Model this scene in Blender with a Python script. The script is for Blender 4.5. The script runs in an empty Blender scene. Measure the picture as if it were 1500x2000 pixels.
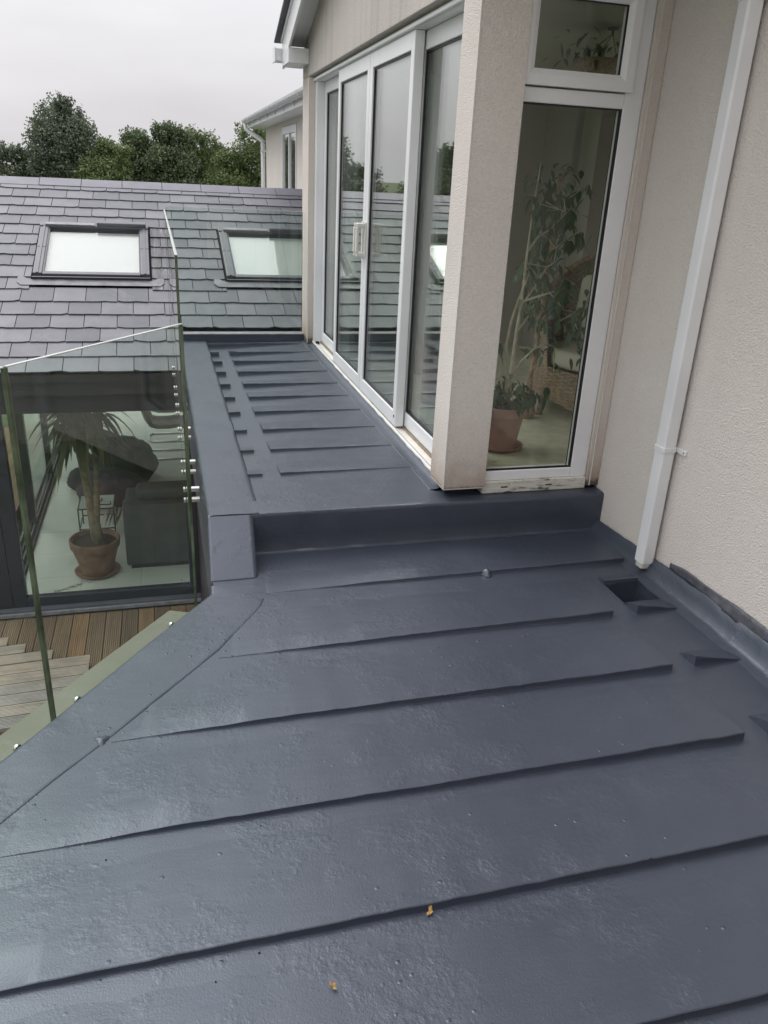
import bpy, bmesh, math, random
import numpy as np
from mathutils import Vector, Matrix, noise
R = math.radians
rng = random.Random(7)
sc = bpy.context.scene
col = sc.collection

# ---------------------------------------------------------------- camera
cam_d = bpy.data.cameras.new('camera')
cam = bpy.data.objects.new('camera', cam_d); col.objects.link(cam)
cam_d.sensor_fit = 'VERTICAL'; cam_d.sensor_height = 24.0
cam_d.lens = 24.0 * 1545.0 / 2000.0
cam_d.clip_start = 0.05; cam_d.clip_end = 3000
def camera_matrix(pitch, roll, yaw, loc):
    f = Vector((math.sin(yaw)*math.cos(pitch), math.cos(yaw)*math.cos(pitch), -math.sin(pitch)))
    rt = Vector((math.cos(yaw), -math.sin(yaw), 0)); dn = f.cross(rt)
    r2 = math.cos(roll)*rt + math.sin(roll)*dn
    d2 = -math.sin(roll)*rt + math.cos(roll)*dn
    m = Matrix((r2, -d2, -f)).transposed().to_4x4()
    return Matrix.Translation(loc) @ m
cam.matrix_world = camera_matrix(R(22.75), R(-2.84), R(16.09), Vector((0, 0, 1.6)))
sc.camera = cam

# ---------------------------------------------------------------- sky, sun, exposure
SUN_EL, SUN_AZ = 52, -38          # azimuth from +Y towards +X
w = bpy.data.worlds.new("World"); sc.world = w; w.use_nodes = True
nt = w.node_tree; nt.nodes.clear()
def N(t, ty, **kw):
    n = t.nodes.new(ty)
    for k, v in kw.items(): setattr(n, k, v)
    return n
wo = N(nt, 'ShaderNodeOutputWorld'); bg = N(nt, 'ShaderNodeBackground')
sky = N(nt, 'ShaderNodeTexSky', sky_type='NISHITA'); sky.sun_disc = False
sky.sun_elevation = R(SUN_EL); sky.sun_rotation = R(SUN_AZ)
sky.air_density = 1.0; sky.dust_density = 4.0
tc = N(nt, 'ShaderNodeTexCoord'); mp = N(nt, 'ShaderNodeMapping')
mp.inputs['Scale'].default_value = (1.0, 1.0, 3.5)
cn = N(nt, 'ShaderNodeTexNoise'); cn.inputs['Scale'].default_value = 2.1
cn.inputs['Detail'].default_value = 5; cn.inputs['Roughness'].default_value = .5
cr = N(nt, 'ShaderNodeValToRGB')
cr.color_ramp.elements[0].position = .3; cr.color_ramp.elements[0].color = (7.3, 7.15, 7.45, 1)
cr.color_ramp.elements[1].position = .7; cr.color_ramp.elements[1].color = (9.4, 9.25, 9.5, 1)
mx = N(nt, 'ShaderNodeMix', data_type='RGBA'); mx.inputs[0].default_value = .93
nt.links.new(tc.outputs['Generated'], mp.inputs[0]); nt.links.new(mp.outputs[0], cn.inputs['Vector'])
nt.links.new(cn.outputs[0], cr.inputs[0]); nt.links.new(sky.outputs[0], mx.inputs[6])
sp = N(nt, 'ShaderNodeSeparateXYZ'); nt.links.new(tc.outputs['Generated'], sp.inputs[0])
mr = N(nt, 'ShaderNodeMapRange'); mr.inputs[1].default_value = 0.0; mr.inputs[2].default_value = 1.0
mr.inputs[3].default_value = 0.80; mr.inputs[4].default_value = 2.95       # overcast sky, about three times brighter overhead
sq = N(nt, 'ShaderNodeMath', operation='POWER'); sq.inputs[1].default_value = 1.6; sq.use_clamp = False
ab = N(nt, 'ShaderNodeMath', operation='MAXIMUM'); ab.inputs[1].default_value = 0.0
nt.links.new(sp.outputs[2], ab.inputs[0]); nt.links.new(ab.outputs[0], sq.inputs[0]); nt.links.new(sq.outputs[0], mr.inputs[0])
vm = N(nt, 'ShaderNodeVectorMath', operation='SCALE'); nt.links.new(cr.outputs[0], vm.inputs[0]); nt.links.new(mr.outputs[0], vm.inputs['Scale'])
nt.links.new(vm.outputs[0], mx.inputs[7]); nt.links.new(mx.outputs[2], bg.inputs[0])
bg.inputs[1].default_value = 0.104
nt.links.new(bg.outputs[0], wo.inputs[0])
sd = bpy.data.lights.new('sun', 'SUN'); sun = bpy.data.objects.new('sun', sd); col.objects.link(sun)
sd.energy = 1.3; sd.angle = R(28); sd.color = (1.0, .97, .94)
dirv = Vector((math.sin(R(SUN_AZ))*math.cos(R(SUN_EL)), math.cos(R(SUN_AZ))*math.cos(R(SUN_EL)), math.sin(R(SUN_EL))))
sun.rotation_euler = (-dirv).to_track_quat('-Z', 'Y').to_euler()
sun.location = (0, 0, 30)
sc.view_settings.view_transform = 'Standard'; sc.view_settings.look = 'None'
sc.view_settings.gamma = 1; sc.view_settings.use_curve_mapping = False
sc.view_settings.exposure = 0.18
sc.cycles.max_bounces = 10; sc.cycles.transparent_max_bounces = 24
sc.cycles.diffuse_bounces = 4; sc.cycles.glossy_bounces = 5

# ---------------------------------------------------------------- materials
def mat(name):
    m = bpy.data.materials.new(name); m.use_nodes = True
    t = m.node_tree; b = t.nodes['Principled BSDF']
    return m, t, b
def wpos(t, scale=(1, 1, 1)):
    g = N(t, 'ShaderNodeNewGeometry'); mpn = N(t, 'ShaderNodeMapping')
    mpn.inputs['Scale'].default_value = scale
    t.links.new(g.outputs['Position'], mpn.inputs[0]); return mpn.outputs[0]
def nz(t, vec, scale, detail=3, rough=.5, dist=0):
    n = N(t, 'ShaderNodeTexNoise'); n.inputs['Scale'].default_value = scale
    n.inputs['Detail'].default_value = detail; n.inputs['Roughness'].default_value = rough
    n.inputs['Distortion'].default_value = dist
    t.links.new(vec, n.inputs['Vector']); return n.outputs[0]
def ramp(t, src, stops):
    r = N(t, 'ShaderNodeValToRGB'); e = r.color_ramp.elements
    while len(e) < len(stops): e.new(.5)
    for i, (p, c) in enumerate(stops):
        e[i].position = p; e[i].color = (*c, 1) if len(c) == 3 else c
    t.links.new(src, r.inputs[0]); return r.outputs[0]
def g3(v): return (v, v, v)
def math_(t, op, a, b=None):
    n = N(t, 'ShaderNodeMath', operation=op)
    for i, x in enumerate((a, b)):
        if x is None: continue
        if isinstance(x, (int, float)): n.inputs[i].default_value = x
        else: t.links.new(x, n.inputs[i])
    return n.outputs[0]
def mixc(t, f, a, b, mode='MIX'):
    n = N(t, 'ShaderNodeMix', data_type='RGBA', blend_type=mode)
    for k, x in ((0, f), (6, a), (7, b)):
        if isinstance(x, (int, float)): n.inputs[k].default_value = x
        elif isinstance(x, tuple): n.inputs[k].default_value = (*x, 1)
        else: t.links.new(x, n.inputs[k])
    return n.outputs[2]
def bump(t, b, h, dist, strength=1.0, prev=None):
    n = N(t, 'ShaderNodeBump'); n.inputs['Distance'].default_value = dist
    n.inputs['Strength'].default_value = strength
    t.links.new(h, n.inputs['Height'])
    if prev is not None: t.links.new(prev, n.inputs['Normal'])
    t.links.new(n.outputs[0], b.inputs['Normal']); return n.outputs[0]
def simple(name, c, rough=.5, metal=0, var=.12, vscale=6, bscale=0, bdist=.001):
    m, t, b = mat(name); v = wpos(t)
    n = nz(t, v, vscale, 4)
    t.links.new(ramp(t, n, [(.3, tuple(x*(1-var) for x in c)), (.7, tuple(min(1, x*(1+var)) for x in c))]), b.inputs['Base Color'])
    b.inputs['Roughness'].default_value = rough; b.inputs['Metallic'].default_value = metal
    if bscale: bump(t, b, nz(t, v, bscale, 3), bdist)
    return m

# liquid-applied grey roof membrane
def membrane():
    m, t, b = mat('roof_membrane'); v = wpos(t)
    big = nz(t, v, 1.3, 4, .6); mid = nz(t, v, 9, 4, .6); blot = nz(t, v, 4.5, 4, .65)
    c = ramp(t, big, [(.3, (.031, .0385, .056)), (.7, (.041, .049, .069))])
    c = mixc(t, .4, c, ramp(t, mid, [(.3, (.029, .037, .054)), (.72, (.043, .052, .072))]))
    fl = nz(t, v, 60, 2)
    c = mixc(t, ramp(t, fl, [(.735, g3(0)), (.76, g3(1))]), c, (.022, .026, .034))
    # pale dry scuffs of paint
    st = nz(t, wpos(t, (26, 7, 26)), 1.6, 5, .75, 1.5)
    stm = ramp(t, st, [(.66, g3(0)), (.78, g3(1))])
    stm2 = math_(t, 'MULTIPLY', stm, ramp(t, nz(t, v, 1.7, 2), [(.50, g3(0)), (.62, g3(.55))]))
    c = mixc(t, stm2, c, (.27, .29, .33))
    t.links.new(c, b.inputs['Base Color'])
    t.links.new(ramp(t, blot, [(.3, g3(.39)), (.55, g3(.40)), (.72, g3(.42))]), b.inputs['Roughness'])
    b.inputs['Specular IOR Level'].default_value = .95
    b.inputs['Specular Tint'].default_value = (.84, .91, 1.0, 1)
    # relief: orange peel, resin lumps in patches, blisters
    p = bump(t, b, nz(t, v, 220, 2), .0007, .8)
    patch = ramp(t, nz(t, v, 3.6, 5, .7), [(.50, g3(.06)), (.66, g3(1))])
    lump = math_(t, 'MULTIPLY', nz(t, v, 75, 4, .7, .8), patch)
    p = bump(t, b, lump, .0044, .65, p)
    vo = N(t, 'ShaderNodeTexVoronoi'); vo.inputs['Scale'].default_value = 21; vo.inputs['Randomness'].default_value = 1
    t.links.new(v, vo.inputs['Vector'])
    bl = ramp(t, vo.outputs['Distance'], [(.06, g3(1)), (.13, g3(0))])
    bl = math_(t, 'MULTIPLY', bl, ramp(t, nz(t, v, 3.1, 2), [(.52, g3(0)), (.6, g3(1))]))
    p = bump(t, b, bl, .0022, .8, p)
    p = bump(t, b, nz(t, wpos(t, (1, 3, 1)), 6, 3, .5), .004, .4, p)
    return m
M = {}
M['membrane'] = membrane()

def render_wall(name, c1, c2, grain=.0035, scale=150, stain=0, streak=.15):
    m, t, b = mat(name); v = wpos(t)
    c = ramp(t, nz(t, v, 1.1, 4, .6), [(.3, c1), (.7, c2)])
    gr = nz(t, v, scale, 3, .6)
    c = mixc(t, .30, c, ramp(t, gr, [(.3, tuple(x*.84 for x in c1)), (.6, tuple(min(1, x*1.06) for x in c2))]))
    sp = nz(t, v, 46, 2)
    c = mixc(t, ramp(t, sp, [(.77, g3(0)), (.80, g3(.6))]), c, (.2, .17, .14))
    # faint run-down streaks
    sk = nz(t, wpos(t, (14, 14, .5)), 1.0, 4, .6)
    c = mixc(t, ramp(t, sk, [(.5, g3(0)), (.85, g3(streak))]), c, tuple(x*(.85 if streak < .2 else .62) for x in c1))
    if stain:
        g = N(t, 'ShaderNodeNewGeometry'); sx = N(t, 'ShaderNodeSeparateXYZ'); t.links.new(g.outputs['Position'], sx.inputs[0])
        h = math_(t, 'ADD', sx.outputs[2], math_(t, 'MULTIPLY', nz(t, v, 9, 5, .7), .22))
        f = ramp(t, h, [(.34, g3(.75)), (.5, g3(.22)), (.75, g3(0))])
        c = mixc(t, f, c, (.30, .215, .15))
        h2 = math_(t, 'ADD', sx.outputs[2], math_(t, 'MULTIPLY', nz(t, v, 26, 4, .7), .05))
        c = mixc(t, ramp(t, h2, [(.262, g3(.85)), (.285, g3(0))]), c, (.07, .055, .045))
    t.links.new(c, b.inputs['Base Color'])
    b.inputs['Roughness'].default_value = .9; b.inputs['Specular IOR Level'].default_value = .25
    vo = N(t, 'ShaderNodeTexVoronoi'); vo.inputs['Scale'].default_value = scale*1.15; t.links.new(v, vo.inputs['Vector'])
    p = bump(t, b, gr, grain, .8)
    bump(t, b, ramp(t, vo.outputs['Distance'], [(.1, g3(1)), (.6, g3(0))]), grain*.45, .7, p)
    return m
M['render'] = render_wall('cream_render', (.655, .61, .565), (.73, .685, .635), .0055, 115)
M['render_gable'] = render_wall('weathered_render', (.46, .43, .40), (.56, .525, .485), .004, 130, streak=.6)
M['render_stained'] = render_wall('stained_render', (.60, .55, .50), (.68, .625, .57), stain=1)
M['render_rough'] = render_wall('rough_cream_render', (.65, .605, .565), (.75, .705, .66), .006, 120, stain=1)
M['upvc'] = simple('white_upvc', (.76, .77, .78), .32, var=.05, vscale=3)
M['upvc_cream'] = simple('aged_white_upvc', (.66, .65, .61), .38, var=.07, vscale=5)
def dirty_upvc():
    m, t, b = mat('dirty_white_upvc'); v = wpos(t)
    n = nz(t, wpos(t, (9, 9, 40)), 1.2, 5, .8, .6)
    c = ramp(t, n, [(.44, (.62, .6, .55)), (.56, (.5, .48, .42)), (.62, (.09, .1, .08))])
    t.links.new(c, b.inputs['Base Color']); b.inputs['Roughness'].default_value = .6
    return m
M['upvc_dirty'] = dirty_upvc()
M['gasket'] = simple('black_gasket', (.012, .013, .016), .5, var=.1)
M['brown'] = simple('rusty_track', (.28, .2, .13), .7, var=.4, vscale=20)
M['chrome'] = simple('brushed_steel', (.52, .52, .50), .34, 1, var=.05)
M['dark_alu'] = simple('dark_grey_aluminium', (.032, .035, .042), .38, var=.15, vscale=5)
M['dark_alu2'] = simple('charcoal_fascia', (.028, .030, .035), .5, var=.15, vscale=5)
M['grey_alu'] = simple('grey_cladding', (.095, .098, .112), .42, .0, var=.12, vscale=7)
M['lead'] = simple('lead_flashing', (.20, .20, .215), .55, var=.25, vscale=16, bscale=40, bdist=.003)
M['apron'] = simple('grey_lead_apron', (.135, .138, .15), .5, var=.3, vscale=9, bscale=40, bdist=.002)
M['flash'] = simple('grey_flashing_strip', (.085, .09, .105), .45, var=.3, vscale=22, bscale=50, bdist=.004)
M['black_void'] = simple('black_underlay', (.012, .012, .014), .9)

def slate(name, c1, c2, stain=False):
    m, t, b = mat(name); v = wpos(t)
    oi = N(t, 'ShaderNodeObjectInfo')
    c = ramp(t, nz(t, v, 5, 5, .65), [(.3, c1), (.7, c2)])
    k = ramp(t, oi.outputs['Random'], [(0, (.72, .73, .76)), (.5, (1, 1, 1)), (1, (1.28, 1.22, 1.24))])
    c = mixc(t, 1.0, c, k, 'MULTIPLY')
    # lighter lime blooms
    c = mixc(t, ramp(t, nz(t, v, 2.6, 5, .75, 1), [(.58, g3(0)), (.7, g3(.4))]), c, (.19, .19, .195))
    if stain:
        s = nz(t, wpos(t, (16, 2.0, 2.0)), 1.0, 5, .7, .6)
        c = mixc(t, ramp(t, s, [(.40, g3(.85)), (.56, g3(.1)), (.70, g3(0))]), c, (.018, .017, .018))
        c = mixc(t, ramp(t, s, [(.60, g3(0)), (.66, g3(.6))]), c, (.30, .30, .31))
    t.links.new(c, b.inputs['Base Color'])
    b.inputs['Roughness'].default_value = .5
    p = bump(t, b, nz(t, v, 35, 5, .6), .004, .5)
    bump(t, b, nz(t, v, 190, 3), .0006, .6, p)
    return m
M['slate'] = slate('blue_grey_slate', (.080, .085, .098), (.114, .119, .132))
M['slate_stained'] = slate('sooty_slate', (.080, .085, .098), (.114, .119, .132), True)
M['ridge'] = simple('ridge_tile_grey', (.115, .115, .140), .5, var=.15, vscale=5, bscale=150, bdist=.001)

def glass(name, tint, ior=1.5, rough=0.0, gloss=(1, 1, 1)):
    m = bpy.data.materials.new(name); m.use_nodes = True; t = m.node_tree; t.nodes.clear()
    o = N(t, 'ShaderNodeOutputMaterial'); mixs = N(t, 'ShaderNodeMixShader')
    tr = N(t, 'ShaderNodeBsdfTransparent'); gl = N(t, 'ShaderNodeBsdfGlossy')
    tr.inputs[0].default_value = (*tint, 1); gl.inputs[0].default_value = (*gloss, 1); gl.inputs['Roughness'].default_value = rough
    fr = N(t, 'ShaderNodeFresnel'); g = N(t, 'ShaderNodeNewGeometry')
    # back faces get the reciprocal so that both sides reflect alike
    mi = N(t, 'ShaderNodeMix', data_type='FLOAT'); t.links.new(g.outputs['Backfacing'], mi.inputs[0])
    mi.inputs[2].default_value = ior; mi.inputs[3].default_value = 1/ior
    t.links.new(mi.outputs[0], fr.inputs[0]); t.links.new(fr.outputs[0], mixs.inputs[0])
    t.links.new(tr.outputs[0], mixs.inputs[1]); t.links.new(gl.outputs[0], mixs.inputs[2])
    t.links.new(mixs.outputs[0], o.inputs[0]); return m
M['balustrade'] = glass('green_tinted_glass', (.915, .962, .935), 1.36)
M['pane'] = glass('window_glass', (.945, .965, .95), 1.8)
M['pane_dark'] = glass('interior_window_glass', (.975, .985, .96), 1.42)
M['pane_roof'] = glass('roof_window_glass', (.97, .98, .97), 1.5)
M['pane_clear'] = glass('table_glass', (.945, .965, .945), 1.5)
M['glass_edge'] = simple('green_glass_edge', (.10, .12, .08), .15, var=.6, vscale=9)
M['glass_edge_pale'] = simple('pale_glass_edge', (.50, .55, .52), .2, var=.12, vscale=9)
M['olive'] = simple('olive_grey_strip', (.135, .135, .095), .5, var=.12, vscale=4, bscale=60, bdist=.001)

def wood(name, c1, c2, groove_axis='x', pitch=.0145):
    m, t, b = mat(name); v = wpos(t)
    st = (1.0, 22, 8) if groove_axis == 'y' else (22, 1.0, 8)
    oi = N(t, 'ShaderNodeObjectInfo')
    gr = nz(t, wpos(t, st), 1.6, 5, .65, .5)
    c = ramp(t, gr, [(.3, c1), (.7, c2)])
    k = ramp(t, oi.outputs['Random'], [(0, (.72, .72, .75)), (.5, (1, 1, 1)), (1, (1.25, 1.12, .95))])
    c = mixc(t, 1.0, c, k, 'MULTIPLY')
    c = mixc(t, ramp(t, nz(t, v, 2.2, 4, .7), [(.5, g3(0)), (.75, g3(.45))]), c, tuple(x*.45 for x in c1))
    t.links.new(c, b.inputs['Base Color']); b.inputs['Roughness'].default_value = .75
    bump(t, b, gr, .002, .6)
    return m
M['deck_wood'] = wood('brown_decking', (.175, .122, .072), (.290, .212, .138))
M['step_wood'] = wood('weathered_grey_decking', (.27, .245, .22), (.42, .39, .35), 'y')
M['tile'] = simple('pale_floor_tile', (.64, .66, .61), .25, var=.04, vscale=3)
M['grout'] = simple('grout', (.30, .30, .28), .9)
M['plaster'] = simple('pale_plaster', (.78, .78, .75), .9, var=.03)
M['plaster_room'] = simple('beige_plaster', (.42, .41, .355), .9, var=.06, vscale=2)
M['room_dark'] = simple('brown_room_wall', (.24, .22, .19), .9, var=.1, vscale=2)
M['carpet'] = simple('green_beige_carpet', (.60, .58, .44), .95, var=.1, vscale=14, bscale=300, bdist=.003)
M['terracotta'] = simple('terracotta', (.245, .15, .105), .8, var=.3, vscale=9, bscale=60, bdist=.001)
M['terracotta2'] = simple('pinkish_terracotta', (.40, .25, .21), .75, var=.22, vscale=8, bscale=60, bdist=.001)
M['soil'] = simple('potting_soil', (.07, .052, .038), 1, var=.4, vscale=40, bscale=80, bdist=.01)
M['bark'] = simple('palm_trunk', (.25, .205, .14), .9, var=.35, vscale=22, bscale=60, bdist=.006)
M['bark2'] = simple('pale_ficus_bark', (.62, .57, .45), .8, var=.2, vscale=25)
M['treebark'] = simple('tree_bark', (.07, .058, .045), .9, var=.3, vscale=12)
M['fabric_dark'] = simple('dark_bean_bag_fabric', (.036, .033, .040), .85, var=.2, vscale=8, bscale=9, bdist=.03)
M['fabric_purple'] = simple('purple_bean_bag_fabric', (.060, .048, .075), .85, var=.2, vscale=8, bscale=10, bdist=.03)
M['sofa'] = simple('charcoal_sofa_fabric', (.075, .088, .092), .9, var=.14, vscale=6, bscale=220, bdist=.001)
M['leather'] = simple('grey_leather', (.10, .10, .095), .5, var=.15)
M['wicker'] = simple('brown_wicker', (.42, .30, .20), .6, var=.35, vscale=40)
M['cushion'] = simple('cream_cushion', (.72, .69, .58), .9, var=.08)
M['curtain'] = simple('pale_curtain', (.56, .57, .54), .95, var=.08)
M['blind'] = simple('white_blind', (.33, .35, .34), .55, var=.02)
M['paper'] = simple('magazine_paper', (.55, .40, .36), .6, var=.4, vscale=30)
M['phone'] = simple('pale_tablet', (.55, .58, .56), .25, var=.05)
def leafmat(name, c1, c2, tl=.25):
    m, t, b = mat(name); v = wpos(t)
    oi = nz(t, v, 1.6, 4, .6); fine = nz(t, v, 19, 2)
    c = ramp(t, oi, [(.3, c1), (.7, c2)])
    c = mixc(t, .22, c, ramp(t, fine, [(.3, tuple(x*.55 for x in c1)), (.7, tuple(min(1, x*1.35) for x in c2))]))
    t.links.new(c, b.inputs['Base Color']); b.inputs['Roughness'].default_value = .55
    o = t.nodes['Material Output']; ts = N(t, 'ShaderNodeBsdfTranslucent'); ms = N(t, 'ShaderNodeMixShader')
    ms.inputs[0].default_value = tl; t.links.new(c, ts.inputs[0])
    t.links.new(b.outputs[0], ms.inputs[1]); t.links.new(ts.outputs[0], ms.inputs[2]); t.links.new(ms.outputs[0], o.inputs[0])
    return m
M['leaf_dark'] = leafmat('dark_tree_leaves', (.060, .090, .044), (.130, .172, .078))
M['leaf_grey'] = leafmat('grey_green_leaves', (.070, .092, .060), (.145, .178, .112))
M['leaf_light'] = leafmat('fresh_green_leaves', (.070, .108, .038), (.145, .190, .065))
M['leaf_ficus'] = leafmat('ficus_leaves', (.045, .095, .045), (.12, .20, .085), .2)
M['leaf_palm'] = leafmat('yucca_leaves', (.060, .062, .030), (.15, .14, .070), .1)
M['leaf_yellow'] = simple('yellow_dead_leaf', (.33, .21, .075), .7, var=.2, vscale=60)
def ground_m():
    m, t, b = mat('rough_grass'); v = wpos(t)
    c = ramp(t, nz(t, v, .35, 5, .7), [(.3, (.035, .060, .020)), (.7, (.075, .105, .035))])
    c = mixc(t, .5, c, ramp(t, nz(t, v, 14, 4, .7), [(.3, (.030, .045, .018)), (.7, (.09, .12, .045))]))
    t.links.new(c, b.inputs['Base Color']); b.inputs['Roughness'].default_value = .95
    bump(t, b, nz(t, v, 25, 4), .05)
    return m
M['grass'] = ground_m()

# ---------------------------------------------------------------- builders
WL = {}      # world location of each object
def props(o, label=None, cat=None, group=None, kind=None):
    if label: o['label'] = label
    if cat: o['category'] = cat
    if group: o['group'] = group
    if kind: o['kind'] = kind
    return o
def empty(name, loc, label=None, cat=None, group=None, kind=None, parent=None):
    o = bpy.data.objects.new(name, None); col.objects.link(o)
    o.empty_display_size = .2
    WL[o.name] = Vector(loc)
    if parent: o.parent = parent; o.location = Vector(loc) - WL[parent.name]
    else: o.location = loc
    return props(o, label, cat, group, kind)
class MB:
    def __init__(s): s.v = []; s.f = []
    def add(s, vs, fs):
        n = len(s.v); s.v += [tuple(x) for x in vs]; s.f += [tuple(i+n for i in f) for f in fs]; return s
    def box(s, x0, x1, y0, y1, z0, z1):
        return s.add([(x0,y0,z0),(x1,y0,z0),(x1,y1,z0),(x0,y1,z0),(x0,y0,z1),(x1,y0,z1),(x1,y1,z1),(x0,y1,z1)],
                     [(0,3,2,1),(4,5,6,7),(0,1,5,4),(1,2,6,5),(2,3,7,6),(3,0,4,7)])
    def hexa(s, p):  # 8 corners: bottom 4 ccw, top 4 ccw
        return s.add(p, [(0,3,2,1),(4,5,6,7),(0,1,5,4),(1,2,6,5),(2,3,7,6),(3,0,4,7)])
    def prism(s, poly, off):   # polygon extruded by vector off
        n = len(poly); off = Vector(off); a = [Vector(p) for p in poly]
        return s.add(a + [p+off for p in a], [tuple(range(n))[::-1], tuple(range(n, 2*n))] + [(i, (i+1) % n, (i+1) % n+n, i+n) for i in range(n)])
    def tube(s, pts, rad, seg=8, cap=True):
        pts = [Vector(p) for p in pts]; n = len(pts)
        rads = rad if isinstance(rad, (list, tuple)) else [rad]*n
        vs = []; up = None
        for i, p in enumerate(pts):
            d = (pts[min(i+1, n-1)] - pts[max(i-1, 0)]).normalized()
            if up is None:
                up = Vector((0, 0, 1)) if abs(d.z) < .9 else Vector((1, 0, 0))
            a = d.cross(up).normalized(); b = d.cross(a).normalized(); up = -b if False else up
            for k in range(seg):
                t = 2*math.pi*k/seg
                vs.append(p + rads[i]*(math.cos(t)*a + math.sin(t)*b))
        fs = [(i*seg+k, i*seg+(k+1) % seg, (i+1)*seg+(k+1) % seg, (i+1)*seg+k) for i in range(n-1) for k in range(seg)]
        if cap: fs += [tuple(range(seg))[::-1], tuple((n-1)*seg+k for k in range(seg))]
        return s.add(vs, fs)
    def lathe(s, c, prof, seg=32, wob=0):
        c = Vector(c); vs = []
        for (r, z) in prof:
            for k in range(seg):
                t = 2*math.pi*k/seg; rr = r*(1+wob*math.sin(3*t+z*9))
                vs.append((c.x+rr*math.cos(t), c.y+rr*math.sin(t), c.z+z))
        n = len(prof)
        fs = [(i*seg+k, i*seg+(k+1) % seg, (i+1)*seg+(k+1) % seg, (i+1)*seg+k) for i in range(n-1) for k in range(seg)]
        return s.add(vs, fs)
    def build(s, name, m, parent=None, bevel=0, smooth=False, seg=2, centre=None, fix=True, **kw):
        vs = np.array(s.v, dtype=float)
        c = Vector((vs.min(0)+vs.max(0))/2) if centre is None else Vector(centre)
        me = bpy.data.meshes.new(name)
        me.from_pydata([tuple(Vector(v)-c) for v in s.v], [], s.f)
        if fix:
            bm = bmesh.new(); bm.from_mesh(me); bmesh.ops.recalc_face_normals(bm, faces=bm.faces); bm.to_mesh(me); bm.free()
        if smooth: me.polygons.foreach_set('use_smooth', [True]*len(me.polygons))
        me.materials.append(m if not isinstance(m, str) else M[m]); me.update()
        o = bpy.data.objects.new(name, me); col.objects.link(o); WL[o.name] = c
        if parent: o.parent = parent; o.location = c - WL[parent.name]
        else: o.location = c
        if bevel:
            b = o.modifiers.new('bevel', 'BEVEL'); b.width = bevel; b.segments = seg; b.limit_method = 'ANGLE'; b.angle_limit = R(35)
            b.harden_normals = False
        return props(o, **kw)
def copy_tree(o, delta, parent=None, **kw):
    c = o.copy(); col.objects.link(c); WL[c.name] = WL[o.name] + Vector(delta)
    if parent: c.parent = parent
    else: c.location = o.location + Vector(delta)
    props(c, **kw)
    for ch in list(o.children): copy_tree(ch, delta, c)
    return c
def box(name, x0, x1, y0, y1, z0, z1, m, parent=None, bevel=0, **kw):
    return MB().box(x0, x1, y0, y1, z0, z1).build(name, m, parent, bevel, **kw)
def smooth_angle(o, a=40):
    me = o.data; me.polygons.foreach_set('use_smooth', [True]*len(me.polygons))
    me.set_sharp_from_angle(angle=R(a))

# ================================================================ GROUND
o = MB().add([(-600, -200, -2.62), (600, -200, -2.62), (600, 1500, -2.62), (-600, 1500, -2.62)], [(0, 1, 2, 3)]).build('ground', 'grass', fix=False, kind='structure')

# ================================================================ LOWER ROOF DECK
def lerp(a, b, t): return a + (b-a)*t
def poly_at(pl, s):  # polyline of (x,y); s in 0..1 by index length
    n = len(pl)-1; i = min(int(s*n), n-1); t = s*n - i
    return Vector((lerp(pl[i][0], pl[i+1][0], t), lerp(pl[i][1], pl[i+1][1], t)))
OUT = [(.128, 3.04), (.125, 2.935), (-.529, 2.03), (-1.60, .55), (-2.6, -.83)]
def xl(y):
    for (xa, ya), (xb, yb) in zip(OUT, OUT[1:]):
        if yb <= y <= ya: return lerp(xa, xb, (y-ya)/(yb-ya))
    return .128 if y > 3 else -2.6
def und(x, y): return .0022*noise.noise(Vector((x*2.2, y*2.2, 0))) + .0010*noise.noise(Vector((x*9, y*9, 3)))
lower = empty('roof_deck', (.5, 1.5, 0), 'lower grey-blue coated flat roof deck in the foreground', kind='structure')
mb = MB()
def grid(x0f, x1f, ys, nx, zf=lambda x, y: und(x, y)):
    vs = []; fs = []
    for y in ys:
        a, b = x0f(y), x1f(y)
        for i in range(nx+1):
            x = lerp(a, b, i/nx); vs.append((x, y, zf(x, y)))
    m = nx+1
    for j in range(len(ys)-1):
        for i in range(nx): fs.append((j*m+i, j*m+i+1, (j+1)*m+i+1, (j+1)*m+i))
    return vs, fs
ys = [-.83+(3.29+.83)*i/110 for i in range(111)]
mb.add(*grid(lambda y: xl(y)+.012, lambda y: 1.81, ys, 60))
HY0, HY1, HX0, HX1 = 2.535, 2.725, 1.81, 1.985
mb.add(*grid(lambda y: HX0, lambda y: 2.1, [ -.83+(HY0+.83)*i/60 for i in range(61)], 6))
mb.add(*grid(lambda y: HX0, lambda y: 2.1, [HY1+(3.29-HY1)*i/14 for i in range(15)], 6))
mb.add(*grid(lambda y: HX1, lambda y: 2.1, [HY0+(HY1-HY0)*i/4 for i in range(5)], 3))
deck = mb.build('membrane_sheet', 'membrane', lower, smooth=True, fix=False)
# sunk outlet box
smooth_angle(deck, 60)
h = MB(); D = -.20
h.add([(HX0-.012, HY0-.0, .001), (HX1+.004, HY0, .001), (HX1+.004, HY1, .001), (HX0-.012, HY1, .001),
       (HX0+.02, HY0+.012, D), (HX1-.01, HY0+.012, D), (HX1-.01, HY1-.01, D), (HX0+.02, HY1-.01, D)],
      [(0, 1, 5, 4), (1, 2, 6, 5), (2, 3, 7, 6), (3, 0, 4, 7), (4, 5, 6, 7)])
h.build('outlet_box', 'membrane', lower, bevel=.008, smooth=True, fix=False)
MB().lathe((1.90, 2.63, D), [(.001, .004), (.06, .006), (.062, .001)], 20).build('outlet_pipe', 'black_void', lower)

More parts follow.
